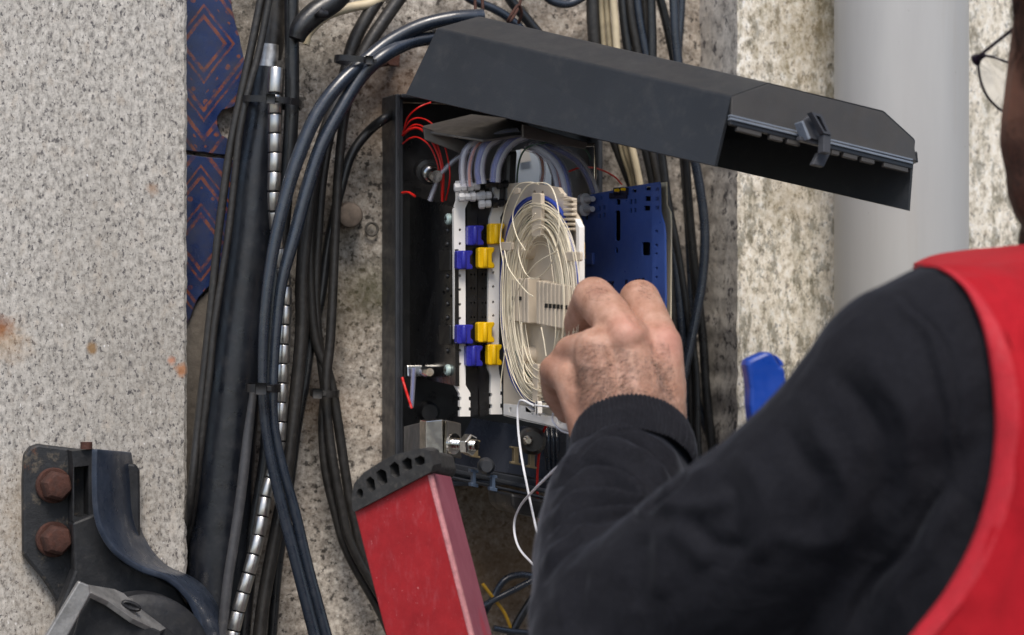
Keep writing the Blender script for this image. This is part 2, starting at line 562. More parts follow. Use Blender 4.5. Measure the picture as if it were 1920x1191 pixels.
tile([(300, 285), (440, 300), (446, 340), (446, 420), (440, 500), (410, 522), (388, 540), (372, 558), (361, 585), (352, 606), (300, 610)],
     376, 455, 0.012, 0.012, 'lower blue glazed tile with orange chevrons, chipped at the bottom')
# second course of mortar left where a tile fell off
mort = M('mortar'); mort.set('Base Color', mort.ramp(mort.noise(90, 7, .75), [(0.3, lin(92, 86, 80)), (0.7, lin(132, 124, 114))])); mort.set('Roughness', .95); mort.bump(mort.noise(200, 6, .7), .5, .002)
solid('mortar_bed', [wallp(0.008).at(x, y) for x, y in [(300, 600), (352, 598), (366, 570), (392, 545), (420, 520), (426, 700), (405, 860), (395, 1250), (300, 1250)]], Vector((0, .014, 0)), mort.m, wall, bevel=.001)

# wall plug stub, drilled anchor ring and rusty hook in the wall
stub = rod('wall_plug', W(652, 402, -0.01), W(657, 404, 0.030), [(0, .0100), (.86, .0098), (.97, .0088), (1, .0070)], plain('plug_cement', (112, 100, 90), .9, var=.4, vscale=90, bump=.6, bscale=200), None, 20)
tag(stub, 'round cement-coloured plug stub sticking out of the rough wall', 'wall plug')
ring = tube('anchor_ring', [W(697 + 11 * math.cos(a), 430 + 12 * math.sin(a), 0.005) for a in [k * math.pi / 9 for k in range(18)]], 0.0011, plain('anchor_grey', (92, 88, 82), .8, var=.3, bump=.4), None, 6, closed=True)
tag(ring, 'small grey anchor ring set flush in the rough wall beside the box', 'anchor')

# white plastic downpipe
pvc = M('white_pvc')
pc = pvc.ramp(pvc.noise(6, 5, .6, vec=pvc.scaled((3, 3, .4))), [(0.3, lin(172, 172, 172)), (0.7, lin(186, 186, 185))])
pc = pvc.mix(pvc.ramp(pvc.noise(140, 3, .6), [(0.72, 0), (0.76, .6)]), pc, lin(120, 118, 116))
pc = pvc.mix(pvc.ramp(pvc.noise(14, 6, .7, vec=pvc.scaled((4, 4, .35))), [(0.55, 0), (0.75, .25)]), pc, lin(170, 162, 150))
pvc.set('Base Color', pc); pvc.set('Roughness', .42); pvc.bump(pvc.noise(60, 4), .08, .001)
PD = 1.86
pr = 125 * PD / FPX
pcen = P(1690, 600, PD)
dp = thing('downpipe', (pcen.x, pcen.y, 0.0), 'fat white plastic downpipe in front of the lichen-stained pilaster', 'downpipe')
rod('pipe', (pcen.x, pcen.y, 0.02), (pcen.x, pcen.y, 3.5), [(0, pr), (1, pr)], pvc.m, dp, 64)
rod('socket', (pcen.x, pcen.y, 2.55), (pcen.x, pcen.y, 2.68), [(0, pr + .002), (.05, pr + .0045), (.9, pr + .0045), (1, pr + .003)], pvc.m, dp, 64)
rod('pipe_clip', (pcen.x, pcen.y, 0.9), (pcen.x, pcen.y, 0.93), [(0, pr + .001), (.1, pr + .004), (.9, pr + .004), (1, pr + .001)], pvc.m, dp, 48)

# ------------------------------------------------------------------ cables on the wall
RUB = plain('cable_black', (0.011, 0.012, 0.014), .34, var=.3, vscale=60, bump=.12, bscale=240, dust=.06, rvar=.1, spec=.7)
RUBN = plain('cable_new_skysheen', (0.015, 0.022, 0.036), .30, var=.2, vscale=50, bump=.07, bscale=240, dust=.07, rvar=.1, spec=.9)  # blue sky sheen tinted into the black base
RUBO = plain('cable_old', (0.018, 0.0165, 0.0155), .46, var=.35, vscale=70, bump=.25, bscale=260, dust=.09, spec=.6)
GREY = plain('cable_grey', (0.055, 0.056, 0.062), .45, var=.2, vscale=60, bump=.1, dust=.15)
CREAM = plain('cable_cream', (205, 190, 160), .5, var=.14, vscale=60, bump=.12, dust=.2)
CREAMD = plain('cable_cream_dirty', (150, 138, 112), .6, var=.3, vscale=70, bump=.2, dust=.2)
CONDUIT = plain('conduit_black', (0.007, 0.009, 0.014), .36, var=.35, vscale=26, bump=.2, bscale=180, dust=.06, spec=.6)
TIE = plain('tie_black', (0.012, 0.012, 0.014), .35, var=.2, bump=.1)
STEEL = plain('steel_bright', (0.62, 0.60, 0.57), .34, metal=1.0, var=.12, vscale=80, bump=.05, rvar=.08)
ALU = plain('alu_dull', (0.62, 0.61, 0.60), .5, metal=1.0, var=.25, vscale=90, bump=.35, bscale=220)
RUST = plain('rust_iron', (70, 42, 34), .85, var=.4, vscale=110, bump=.8, bscale=320)

def cable(path, r, mat, label, off=0.04, name='cable', cat='cable', group=None, sides=12):
    pts, rr = [], []
    for k, p in enumerate(path):
        o = p[2] if len(p) > 2 else off
        w = W(p[0] + (rnd.uniform(-1.6, 1.6) if 0 < k < len(path) - 1 else 0), p[1], o)
        pts.append(w)
        rp = r[k] if hasattr(r, '__len__') else r
        rr.append(rp * depth(w) / FPX)
    o = tube(name, pts, rr, mat, None, sides, 8)
    return tag(o, label, cat, group)

# thick black conduit and what comes out of it
cable([(502, 128), (490, 230), (478, 330), (466, 450), (450, 600), (432, 760), (418, 900), (410, 1040), (406, 1250)], [32, 37, 42, 46, 50, 54, 56, 57, 58], CONDUIT,
      'thickest black plastic conduit running down beside the blue tiles', 0.033, 'conduit', 'conduit', sides=28)
cable([(518, -40), (514, 20), (508, 80), (506, 110)], [22, 22, 24, 22], RUBO, 'black sleeve tapering into the aluminium tube above the thick conduit', 0.03, 'cable_sleeve', 'sleeve', sides=18)
cable([(506, 84), (502, 110), (497, 150)], [17.5, 18, 18], ALU, 'short dull aluminium tube sticking out of the thick conduit top', 0.035, 'aluminium_tube', 'tube', sides=20)
cable([(546, -40), (548, 100), (546, 200), (541, 300), (530, 420), (519, 540), (512, 640), (506, 760), (500, 860), (478, 1000), (462, 1120), (452, 1250)], 14, RUB, 'black cable running straight down from the top, right of the aluminium tube', 0.045)
cable([(497, -40), (478, 60), (457, 160), (436, 260), (420, 350), (407, 450), (397, 560), (385, 680), (372, 800), (358, 930), (348, 1010, .03), (330, 1100, .01)], 8, RUBO, 'outermost thin black cable crossing the blue tiles', 0.058)
cable([(512, -40), (488, 90), (466, 170), (450, 250), (438, 340), (428, 430), (416, 520), (402, 620), (390, 720), (376, 850, .058), (362, 960, .045), (344, 1050, .02)], 7, RUBO, 'second thin black cable from the left, beside the thick conduit', 0.062)
cable([(476, 728), (466, 820), (453, 920), (440, 1010), (426, 1100), (410, 1250)], [7, 9.5, 10, 10, 10, 10], GREY, 'dusty grey cable hanging in front of the thick conduit', 0.068)

# jointed metal hose
hp = [(517, 128, .064), (515, 180, .066), (515, 300, .066), (514, 380, .066), (522, 460, .06), (534, 530, .06), (533, 620, .062), (529, 700, .062), (526, 780, .062), (520, 850, .062), (505, 905, .064), (495, 945, .066), (486, 1000, .068), (468, 1070, .07), (447, 1145, .07), (428, 1230, .07)]
hpts = [Vector(p) for p in catmull([tuple(W(*p)) for p in hp], 14)]
hose = thing('metal_hose', hpts[-1], 'shiny jointed metal hose snaking down between the black cables', 'metal hose')
V, Fc = tube_geo(hpts, 9.5 * 1.76 / FPX, 12)
newmesh('core', V, Fc, TIE, hose, smooth=60)
cum = [0.0]
for a, b in zip(hpts[:-1], hpts[1:]): cum.append(cum[-1] + (b - a).length)
def along(s):
    i = max(0, min(len(cum) - 2, int(np.searchsorted(cum, s)) - 1))
    t = (s - cum[i]) / max(1e-9, cum[i + 1] - cum[i])
    return hpts[i].lerp(hpts[i + 1], min(1, max(0, t)))
hr = 12.6 * 1.76 / FPX
s = 0.0; k = 0
while s < cum[-1] - .004:
    L = (52 if k == 0 else 36.5) * 1.76 / FPX
    a, b = along(s), along(min(cum[-1], s + L * .915))
    ax = (b - a)
    r_ = hr * (1.1 if k == 0 else 1)
    rod('ring', a, b, [(0, r_ * .95), (.04, r_ * 1.0), (.5, r_ * 1.005), (.96, r_ * 1.0), (1, r_ * .95)], STEEL, hose, 20, 50)
    s += L; k += 1

# the new blue-black pair that bends over to the lid, and a third one under it
cable([(905, 30, .09), (850, 34, .09), (790, 48, .085), (735, 76, .08), (690, 110, .08), (640, 155), (596, 212), (563, 288), (537, 370), (513, 470), (498, 580), (492, 680), (494, 760), (503, 840), (523, 930), (553, 1050), (600, 1230)], [13.5, 13.5, 13.5, 13.5, 13.5, 13.5, 13.5, 13.5, 12.8, 11.6, 10.2, 9.4, 9.2, 9.6, 10.5, 11, 11.5], RUBN,
      'front blue-black cable bending from the lid down over the metal hose', 0.085)
cable([(812, 70, .08), (765, 80, .08), (715, 108, .085), (676, 146), (638, 204), (603, 275), (576, 350), (552, 440), (530, 530), (517, 620), (511, 720), (514, 800), (530, 880), (552, 960), (580, 1070), (622, 1230)], [13.5, 13.5, 13.5, 13.5, 13.5, 13.5, 13.2, 12.6, 11, 9.8, 9.2, 9.2, 9.6, 10.5, 11, 11.5], RUBN,
      'second blue-black cable bending beside the front one and crossing the hose', 0.082)
cable([(815, 58, .06), (760, 66, .06), (712, 90, .062), (672, 128), (648, 165), (616, 230), (590, 320), (574, 420), (566, 520), (565, 620), (558, 720), (547, 820), (532, 930), (512, 1030), (495, 1130), (480, 1250)], 13, RUBO,
      'brownish black cable behind the blue-black pair, bending down from the lid', 0.052)
cable([(775, -40), (722, 34), (690, 84), (664, 140), (645, 220), (634, 320), (629, 430), (626, 540), (618, 640), (612, 700), (612, 760), (622, 850), (640, 950), (664, 1030), (740, 1170), (790, 1300), (800, 1420)], [13, 13, 13, 12, 9.5, 9, 9, 9, 9.5, 9.5, 9, 9, 9, 9, 9, 9, 9], RUBO,
      'dark cable from the top edge passing right of the others under the small tie', 0.036)
cable([(735, -40), (694, 24), (664, 80), (646, 140), (624, 230), (605, 330), (595, 440), (592, 540), (596, 620), (604, 690), (608, 735), (604, 800), (610, 880), (628, 960), (655, 1040), (725, 1170), (770, 1300), (780, 1420)], [13, 13, 13, 12, 10, 9, 9, 9, 9, 9, 9, 9, 9, 9, 9, 9, 9, 9], RUBO,
      'dark cable from the top edge running down through the small tie', 0.028)
cable([(604, 280), (588, 360), (582, 460), (583, 560), (594, 640), (620, 710), (634, 790), (646, 880), (660, 960), (690, 1070), (750, 1160), (800, 1290), (815, 1420)], 9.5, RUBO, 'dark cable bowed to the right below the small tie', 0.030)
cable([(744, 210, .012), (722, 222, .03), (690, 248), (660, 290), (640, 345), (626, 410), (612, 470), (600, 560), (585, 640), (572, 720), (556, 800), (545, 880), (533, 980), (520, 1080), (506, 1250)], 9.5, RUB,
      'black cable leaving the box side and slanting down behind the others', 0.022)

# top edge: taped bundle, cream cables, hooks
cable([(574, 84), (582, 60), (612, 30), (660, 14), (705, 2), (760, -40)], [7, 8, 8.5, 9, 9, 9], CREAM, 'cream cable curving up to the top edge from the taped bundle', 0.03)
cable([(556, 74), (566, 52), (590, 26), (626, 0), (662, -40)], [15, 20, 22, 22, 22], RUB, 'fat black taped cable bundle at the top edge beside the cream cable', 0.055, 'taped_bundle', 'cable bundle', sides=16)
cable([(596, 20), (604, 26), (614, 27)], [9, 10, 7], TIE, 'small black tape knot where the cream cable meets the bundle', 0.066, 'tape_knot', 'tape')
cable([(838, -40), (880, -2), (920, 14), (950, 32), (985, 62)], 8.5, RUBN, 'black cable at the top edge slipping behind the lid, left of two', 0.03)
cable([(935, -40), (958, 2), (985, 32), (1015, 70)], 10, RUB, 'black cable at the top edge slipping behind the lid, right of two', 0.03)
cable([(1000, -40), (1025, -4), (1050, 7), (1075, 5), (1100, -12), (1115, -50)], 8, RUBN, 'small black cable loop dipping in from the top edge', 0.03)
def hook(path, label):
    o = tube('wire_hook', [W(*p) for p in path], 0.0012, RUST, None, 8, 6)
    return tag(o, label, 'wire hook')
hook([(891, -30, .05), (891, 8, .052), (893, 26, .058), (900, 28, .075), (905, 20, .085), (904, -4, .08), (902, -30, .07)], 'rusty wire hook holding the lid corner at the top edge, left one')
hook([(982, -30, .05), (975, 6, .052), (968, 22, .06), (958, 38, .075), (952, 40, .082), (960, 26, .085), (972, 10, .08), (978, 26, .075), (972, 44, .07)], 'twisted rusty wire hook above the lid, right one')
hk = thing('iron_hook', W(720, 120, 0.0), 'rusty iron hook in the wall beside the cable tie on the bent pair', 'hook')
tube('shank', [W(704, 124, .03), (W(722, 118, .02)), W(742, 116, -.005)], [.0022, .0028, .003], RUST, hk, 10, 5)
solid('prong', [W(x, y, .02) for x, y in [(716, 112), (738, 96), (748, 104), (746, 126), (728, 124)]], Vector((0, -.004, 0)), RUST, hk, .0008)

# right-hand bundle beside the box (above and below the lid)
RG = 'black cables hanging right of the box'
cable([(1112, -40), (1114, 60), (1130, 200), (1160, 290), (1186, 360)], [13, 13, 9, 7, 6], RUBO, 'dark cable left of the cream ones above the lid', 0.03)
cable([(1126, -40), (1131, 50), (1140, 150), (1166, 280), (1186, 360), (1200, 520), (1204, 800)], 5, CREAMD, 'dirty cream cable above the lid, leftmost of the cream ones', 0.035)
cable([(1135, -40), (1140, 50), (1150, 150), (1172, 270), (1190, 350), (1206, 520), (1212, 800)], 5.5, CREAMD, 'dirty cream cable above the lid, second of the cream ones', 0.038)
cable([(1146, -40), (1152, 40), (1160, 120), (1180, 250), (1202, 360), (1216, 520), (1222, 820)], 7, CREAM, 'clean cream cable above the lid, rightmost and brightest of its bunch', 0.045)
cable([(1164, -40), (1170, 40), (1182, 120), (1205, 250), (1228, 360), (1242, 480), (1252, 600), (1262, 740), (1270, 900)], 9, RUB, 'black cable next to the bright cream cable above the lid', 0.036)
cable([(1178, -40), (1184, 30), (1196, 110), (1216, 240), (1236, 350), (1252, 470), (1262, 590), (1270, 740), (1276, 900)], 8, RUBO, 'brownish cable second right of the bright cream cable above the lid', 0.04)
cable([(1190, -40), (1198, 40), (1212, 120), (1228, 250), (1240, 340), (1258, 450), (1272, 570), (1282, 700), (1284, 900)], 8, RUBN, 'black cable third right of the bright cream cable above the lid', 0.04)
cable([(1206, -40), (1212, 60), (1220, 140), (1230, 260), (1244, 350), (1264, 450), (1280, 560), (1292, 660), (1297, 760), (1298, 900)], 8.5, RUBO, 'brownish cable fourth right of the bright cream cable above the lid', 0.034)
cable([(1219, -40), (1221, 60), (1226, 160), (1240, 290), (1254, 390), (1272, 480), (1288, 590), (1304, 700), (1308, 800), (1312, 900)], [9, 9, 9, 9, 9, 8, 7, 7, 7, 7], RUB, 'black cable fifth right of the bright cream cable above the lid', 0.042)
cable([(1226, -40), (1243, 20), (1258, 80), (1272, 160), (1284, 280), (1292, 380), (1300, 470), (1309, 550), (1317, 640), (1324, 730), (1334, 820), (1340, 900)], 8.5, RUB, 'black cable crossing under the curved one right of the blue tray', 0.032)
cable([(1262, -40), (1263, 20), (1266, 80), (1280, 180), (1302, 290), (1316, 370), (1323, 440), (1318, 520), (1305, 600), (1286, 690), (1268, 780), (1262, 880)], 9, RUBN, 'black cable bowed right then left, crossing the others beside the blue tray', 0.05)
cable([(1279, -40), (1276, 30), (1270, 100), (1272, 220), (1288, 420), (1300, 640), (1304, 735), (1320, 790), (1334, 830), (1346, 900)], [8, 8, 8, 5, 5, 7, 8, 8, 8, 8], RUBN, 'black cable right of all above the lid, kinked beside the cuff', 0.024)

# cables under the box, bottom edge
cable([(896, 1168, .05), (922, 1128), (945, 1090), (972, 1078), (1010, 1082)], 6.5, RUBN, 'upper black cable loop behind the ladder at the bottom edge', 0.03)
cable([(880, 1150, .05), (922, 1128), (960, 1108), (1010, 1082)], 6, RUBN, 'lower black cable of the loop behind the ladder at the bottom edge', 0.045)
cable([(905, 1095, .04), (922, 1118), (944, 1148), (958, 1178)], 3.2, plain('yellow_strap', (196, 150, 40), .5), 'thin yellow lead behind the ladder edge at the bottom', 0.04, 'yellow_lead', 'lead')
cable([(925, 1178), (960, 1184), (1010, 1188)], 6, RUBN, 'flat-lying black cable at the very bottom behind the ladder', 0.05)
cable([(955, 1200), (975, 1160), (1000, 1120)], 8, RUB, 'black cable stub rising at the bottom beside the sleeve', 0.04)

# cable ties
def tie(cx, cy, hw, hd, off, tilt, w, label, head=(0.35, 1), dark=TIE):
    root = thing('cable_tie', W(cx, cy, off), label, 'cable tie')
    C0 = W(cx, cy, off)
    sc = depth(C0) / FPX
    ct, st_ = math.cos(tilt), math.sin(tilt)
    ex = RT * ct - UP * st_            # along the strap in the picture
    ey = RT * st_ + UP * ct            # across the strap
    V, Fc = [], []
    N = 40
    th = 0.0013
    for k in range(N):
        a = 2 * math.pi * k / N
        c, s_ = math.cos(a), math.sin(a)
        sg = lambda x: math.copysign(abs(x) ** 0.7, x)
        base = C0 + ex * (hw * sc * sg(c)) + FW * (-hd * sg(s_))
        nrm = (ex * c / max(hw * sc, .001) + FW * (-s_ / hd)).normalized()
        for (q, e) in ((0, -1), (0, 1), (1, 1), (1, -1)):
            V.append(base + nrm * (th * q) + ey * (e * w * sc * .5))
    for k in range(N):
        l = (k + 1) % N
        for q in range(4):
            p = (q + 1) % 4
            Fc.append((k * 4 + q, l * 4 + q, l * 4 + p, k * 4 + p))
    newmesh('strap', V, Fc, dark, root, smooth=30)
    hx, front = head
    a = math.acos(max(-1, min(1, math.copysign(abs(hx) ** (1 / .7), hx))))
    hp_ = C0 + ex * (hw * sc * hx) + FW * (-hd * (math.sin(a) ** .7) - .003)
    hb = w * sc * .68
    pts = [hp_ + ex * x + ey * y for x, y in ((-hb, -hb * 1.05), (hb, -hb * 1.05), (hb, hb * 1.05), (-hb, hb * 1.05))]
    bm = bmesh.new()
    solid_geo(bm, pts, -FW * .003)
    f = max(bm.faces, key=lambda f: -f.calc_center_median().dot(FW))
    r_ = bmesh.ops.inset_individual(bm, faces=[f], thickness=hb * .45)
    bmesh.ops.translate(bm, verts=list(f.verts), vec=FW * .0025)
    bm_obj('head', bm, dark, root, 30, .0003)
    tl = [hp_ + ex * (hb * 1.0) + ey * (-w * sc * .3) - FW * .0008, hp_ + ex * (hb * 1.9) + ey * (-w * sc * .3) - FW * .0012, hp_ + ex * (hb * 1.9) + ey * (w * sc * .3) - FW * .0012, hp_ + ex * (hb * 1.0) + ey * (w * sc * .3) - FW * .0008]
    solid('tail', tl, FW * .0011, dark, root, .0002)
    return root
tie(510, 193, 53, 0.030, 0.050, 0.06, 12, 'black cable tie round the thick conduit and the metal hose', (0.12, 1))
tie(666, 115, 36, 0.018, 0.072, 0.10, 11, 'black cable tie holding the bent blue-black pair near the lid', (0.80, 1))
tie(493, 727, 29, 0.020, 0.076, 0.02, 15, 'black cable tie round the front pair, in front of the metal hose', (0.1, 1))
tie(609, 737, 24, 0.016, 0.034, 0.05, 13, 'dusty black cable tie on the thin dark cables against bare stone', (-0.4, 1), RUBO)

# ------------------------------------------------------------------ the fibre box
BLK = plain('plastic_black', (0.010, 0.010, 0.011), .38, var=.3, vscale=30, bump=.08, bscale=500, dust=.05)
BLKG = plain('plastic_gloss', (0.012, 0.012, 0.013), .22, var=.3, vscale=20, bump=.05)
LIDM = plain('lid_plastic', (0.017, 0.0205, 0.0265), .44, var=.12, vscale=18, bump=.12, bscale=900, dust=.05, rvar=.08)
WHT = plain('plastic_white', (242, 239, 234), .42, var=.05, vscale=50, bump=.04, dust=.04)
BEI = plain('plastic_beige', (204, 190, 170), .48, var=.06, vscale=40, bump=.05, dust=.05)
BEI2 = plain('plastic_cream', (236, 222, 192), .48, var=.06, vscale=40)
BLU = plain('plastic_blue', (56, 82, 148), .42, var=.12, vscale=30, bump=.05, bscale=400)
CBLU = plain('clip_blue', (42, 44, 150), .32, var=.08, vscale=60)
YEL = plain('clip_yellow', (238, 190, 10), .35, var=.06, vscale=60)
ZINC = plain('zinc_sheet', (0.20, 0.19, 0.18), .42, metal=.85, var=.25, vscale=30, bump=.1)
CHR = plain('chrome_zinc', (0.72, 0.70, 0.66), .18, metal=1.0, var=.1, vscale=60, bump=.04, rvar=.08)
FIB = plain('fibre_cream', (236, 226, 202), .45, var=.08, vscale=90)
FIBW = plain('fibre_white', (232, 234, 240), .4, var=.05, vscale=90)
FRED = plain('fibre_red', (210, 26, 20), .4, var=.1, vscale=90)
FBLU = plain('fibre_blue', (36, 62, 150), .4, var=.1, vscale=90)
FORA = plain('fibre_orange', (196, 104, 52), .45, var=.12, vscale=90)
FGRN = plain('fibre_green', (70, 100, 84), .45, var=.12, vscale=90)
NYL = plain('nylon_clear', (196, 196, 198), .4, var=.08, vscale=60)
SILV = plain('screw_pale', (190, 210, 206), .3, var=.1, metal=.3)
DGR = plain('plastic_slate', (0.030, 0.033, 0.040), .4, var=.2, vscale=40, bump=.06)
def clear(name, col):
    m = M(name)
    m.set('Base Color', lin(*col)); m.set('Roughness', .18); m.set('Alpha', .30); m.set('Specular IOR Level', .8)
    m.bump(m.noise(120, 3), .1, .001)
    return m.m
CLR = clear('clear_sheath', (205, 205, 222))

box = thing('fibre_box', W(940, 1000, 0.0), 'open black fibre distribution box full of splice trays on the wall', 'fibre box')
wp = wallp
X_L = W(751, 600, .038).x
def xbox(name, x0, x1, o0, o1, ya, yb, mat, bev=.0008):
    """upright box between wall offsets o0..o1, X x0..x1, from pixel row ya to yb (at the box's left rim)"""
    za, zb = W(751, ya, .03).z, W(751, yb, .03).z
    pts = [(x0, -o0, zb), (x1, -o0, zb), (x1, -o1, zb), (x0, -o1, zb)]
    return solid(name, [Vector(p) for p in pts], Vector((0, 0, za - zb)), mat, box, bev)
X_R = W(1122, 600, .03).x
xbox('back_panel', X_L + .003, X_R, 0.004, 0.010, 188, 905, BLK)
sw = xbox('side_wall', X_L - .004, X_L, 0.002, 0.038, 178, 915, DGR, .0012)
xbox('side_wall', X_R, X_R + .004, 0.002, 0.030, 190, 905, DGR, .0012)
xbox('rim_lip', X_L + .0006, X_L + .0032, 0.012, 0.034, 182, 912, DGR, .0005)
xbox('top_wall', X_L, X_R, 0.002, 0.040, 178, 186, DGR, .001)
xbox('bottom_wall', X_L, X_R, 0.002, 0.034, 905, 914, DGR, .001)

# inner cover plate, square to the wall
pX = Plane(W(850, 390, .115), W(850, 720, .115), W(850, 720, .115) + Vector((0, .09, 0)))
plate('cover_plate', pX, [(757, 364), (848, 387), (852, 389), (854, 724), (848, 722), (757, 703)], .003, BLKG, box,
      holes=[circ(785, 458, 1.6, 3, 8), circ(766, 535, 1.6, 3, 8), circ(784, 619, 1.6, 3, 8), circ(832, 549, 2.2, 4, 8), circ(846, 555, 2, 3, 8), circ(838, 611, 2, 3, 8)])
for (cx, cy) in [(843, 411), (842, 694)]:
    a = pX.at(cx, cy)
    sc_ = rod('screw', a, a + pX.n * .003, [(0, .0042), (.6, .0042), (1, .003)], SILV, box, 16)
    for q in (0, 1):
        u = Vector((0, 1, 0)) if q else Vector((0, 0, 1)); w_ = Vector((0, 0, 1)) if q else Vector((0, 1, 0))
        c = a + pX.n * .00305
        solid('cross_slot', [c + u * .0022 + w_ * .0005, c + u * .0022 - w_ * .0005, c - u * .0022 - w_ * .0005, c - u * .0022 + w_ * .0005], pX.n * .0003, BLK, sc_, 0)
for cy in (433, 458, 518, 543, 570, 596, 658):
    a = pX.at(839, cy)
    rod('rivet', a, a + pX.n * .0012, [(0, .0022), (1, .0016)], BLKG, box, 10)
for (y0, y1) in ((470, 508), (610, 646)):
    solid('tray_catch', [pX.at(x, y) for x, y in rect(827, y0, 848, y1)], pX.n * .002, BLK, box, .0006)
# latch on the cover plate
lt = solid('latch', [pX.at(x, y, .001) for x, y in [(786, 687), (792, 685), (793, 706), (786, 708)]], pX.n * .012, CHR, box, .0006)
rod('latch_barrel', pX.at(795, 697, .004), pX.at(806, 698, .008), [(0, .0040), (.2, .0042), (.8, .0042), (1, .003)], CHR, box, 18)

# tray edges facing out: white, black, black, white
pS = wp(.118)
white_l = [(857, 339), (878, 339), (878, 352), (875, 352), (875, 358), (878, 358), (878, 378), (872, 391), (873, 560), (873, 722), (882, 737), (882, 744), (879, 744), (879, 751), (882, 751), (882, 764), (879, 764), (879, 770), (882, 770), (882, 781),
           (862, 781), (862, 770), (865, 770), (865, 763), (862, 763), (862, 751), (865, 751), (865, 744), (862, 744), (862, 738), (853, 722), (852, 560), (851, 394), (857, 376), (857, 358), (860, 358), (860, 352), (857, 352)]
hl = [circ(862.5, y, 2.4, 2.9, 10) for y in (431, 457, 517, 543, 571, 597, 657, 683)]
def tray_edge(name, outer, holes, mat, label=None, lift=0, th=.004):
    e = plate(name, pS, outer, th, mat, box, holes=holes, lift=lift)
    return tag(e, label) if label else e
t1 = tray_edge('splice_tray', white_l, hl, WHT, 'white splice tray edge with two blue clips')
for (xa, xb, nm) in ((877, 896, 0), (898, 917, 1)):
    t_ = tray_edge('splice_tray', [(xa, 340), (xb, 340), (xb, 395), (xb - 1, 410), (xb - 1, 690), (xb, 705), (xb, 778), (xa + 2, 781), (xa, 735), (xa - 2, 722), (xa - 2, 392)], [circ((xa + xb) / 2 + dx, y, 1.5, 2.2, 8) for y in (515, 541, 568, 595) for dx in (-3, 3)], BLKG, 'black splice tray edge between the white ones', lift=-.002 - .001 * nm)
white_r = [(926, 333), (947, 333), (947, 342), (941, 342), (941, 351), (947, 351), (947, 359), (942, 359), (942, 369), (947, 369), (947, 389), (938, 408), (936, 540), (935, 690), (936, 700), (941, 721), (941, 734), (938, 734), (938, 741), (941, 741), (941, 757), (938, 757), (938, 765), (941, 765), (942, 777),
           (920, 777), (920, 766), (923, 766), (923, 758), (920, 758), (920, 744), (923, 744), (923, 737), (920, 737), (921, 705), (915, 690), (916, 540), (918, 410), (925, 390), (930, 366), (926, 358)]
hr_ = [circ(925, y, 2.2, 2.8, 10) for y in (511, 537.5, 566.5, 592)]
t2 = tray_edge('splice_tray', white_r, hr_, WHT, 'white splice tray opened out, carrying the coiled cream fibres and yellow clips')
# tray bodies behind the edges
for (xp, mt, par) in ((862, WHT, t1), (926, WHT, t2)):
    a = W(xp, 560, .112)
    zt, zb = W(xp, 395, .112).z, W(xp, 700, .112).z
    solid('tray_body', [Vector((a.x, -.112, zt)), Vector((a.x + .003, -.112, zt)), Vector((a.x + .003, -.112, zb)), Vector((a.x, -.112, zb))], Vector((0, .085, 0)), BLK, par, .0005)

def clip(x0, y0, x1, y1, mat, parent, lift, label=None, claw=False):
    """folded clip: rounded front with two jaws on its right side"""
    h = y1 - y0; w = x1 - x0
    n = 7
    prof = []
    for k in range(n + 1):                      # rounded back
        a = math.pi / 2 * k / n
        prof.append((x0 + w * .16 * (1 - math.sin(a)), .0075 * (1 - math.cos(a)) + 0))
    bm = bmesh.new()
    c0 = pS.at(x0, (y0 + y1) / 2, lift)
    front = [(x0, y0 + 2), (x0 + 3, y0), (x1 - 1, y0), (x1, y0 + h * .10), (x1 - 2, y0 + h * .22), (x1 - 5, y0 + h * .30), (x1 - 5, y0 + h * .70), (x1 - 2, y0 + h * .76), (x1, y0 + h * .86), (x1 - 1, y1), (x0 + 3, y1), (x0, y1 - 2)]
    o = solid('clip', [pS.at(x, y, lift + .006) for x, y in front], -pS.n * .007, mat, parent, .0011, None, 3)
    rr = rod('clip_hinge', pS.at(x0 + w * .42, y0 + 2, lift + .0058), pS.at(x0 + w * .42, y1 - 2, lift + .0058), [(0, .0016), (.04, .002), (.96, .002), (1, .0016)], mat, parent, 12)
    return o
clip(857, 470, 887, 505, CBLU, t1, .002); clip(857, 609, 888, 645, CBLU, t1, .002)
clip(878, 423, 908, 460, CBLU, t1, .000); clip(875, 648, 906, 687, CBLU, t1, .000)
clip(897, 464, 928, 503, YEL, t2, .002); clip(896, 604, 928, 642, YEL, t2, .002)
clip(918, 419, 947, 458, YEL, t2, .003); clip(915, 646, 942, 685, YEL, t2, .003)

# nylon tie heads on the tray tops
def stub(cx, cy, mat, d_off, L=24):
    a, b = W(cx, cy, d_off), W(cx + L, cy - 1, d_off + .002)
    s_ = rod('tube_clamp', a, b, [(0, .0024), (.08, .0036), (.46, .0036), (.48, .0024), (.56, .0024), (.58, .0030), (.95, .0028), (1, .0020)], mat, box, 8, 30)
for (x, y, m_) in [(851, 352, NYL), (876, 350, NYL), (859, 370, NYL), (880, 369, NYL), (898, 367, NYL), (897, 383, NYL), (908, 345, BLKG), (930, 346, BLKG), (922, 381, BLKG)]:
    stub(x, y, m_, .128)

# opened tray with the fibre coil: its face is square to the wall
pC = Plane(W(943, 340, .120), W(943, 780, .120), W(943, 780, .120) + Vector((0, -.14, 0)))
face = plate('tray_face', pC, [(944, 372), (950, 345), (985, 341), (1046, 352), (1056, 368), (1074, 372), (1074, 398), (1084, 415), (1088, 452), (1088, 700), (1080, 740), (1068, 806), (944, 777)], .003, BEI, t2,
             holes=[[(990, 402), (1001, 401), (1001, 432), (990, 430)], circ(995, 444, 4.5, 5, 10), circ(1002, 361, 2.5, 4.5, 8), circ(1017, 363, 2.5, 4.5, 8)])
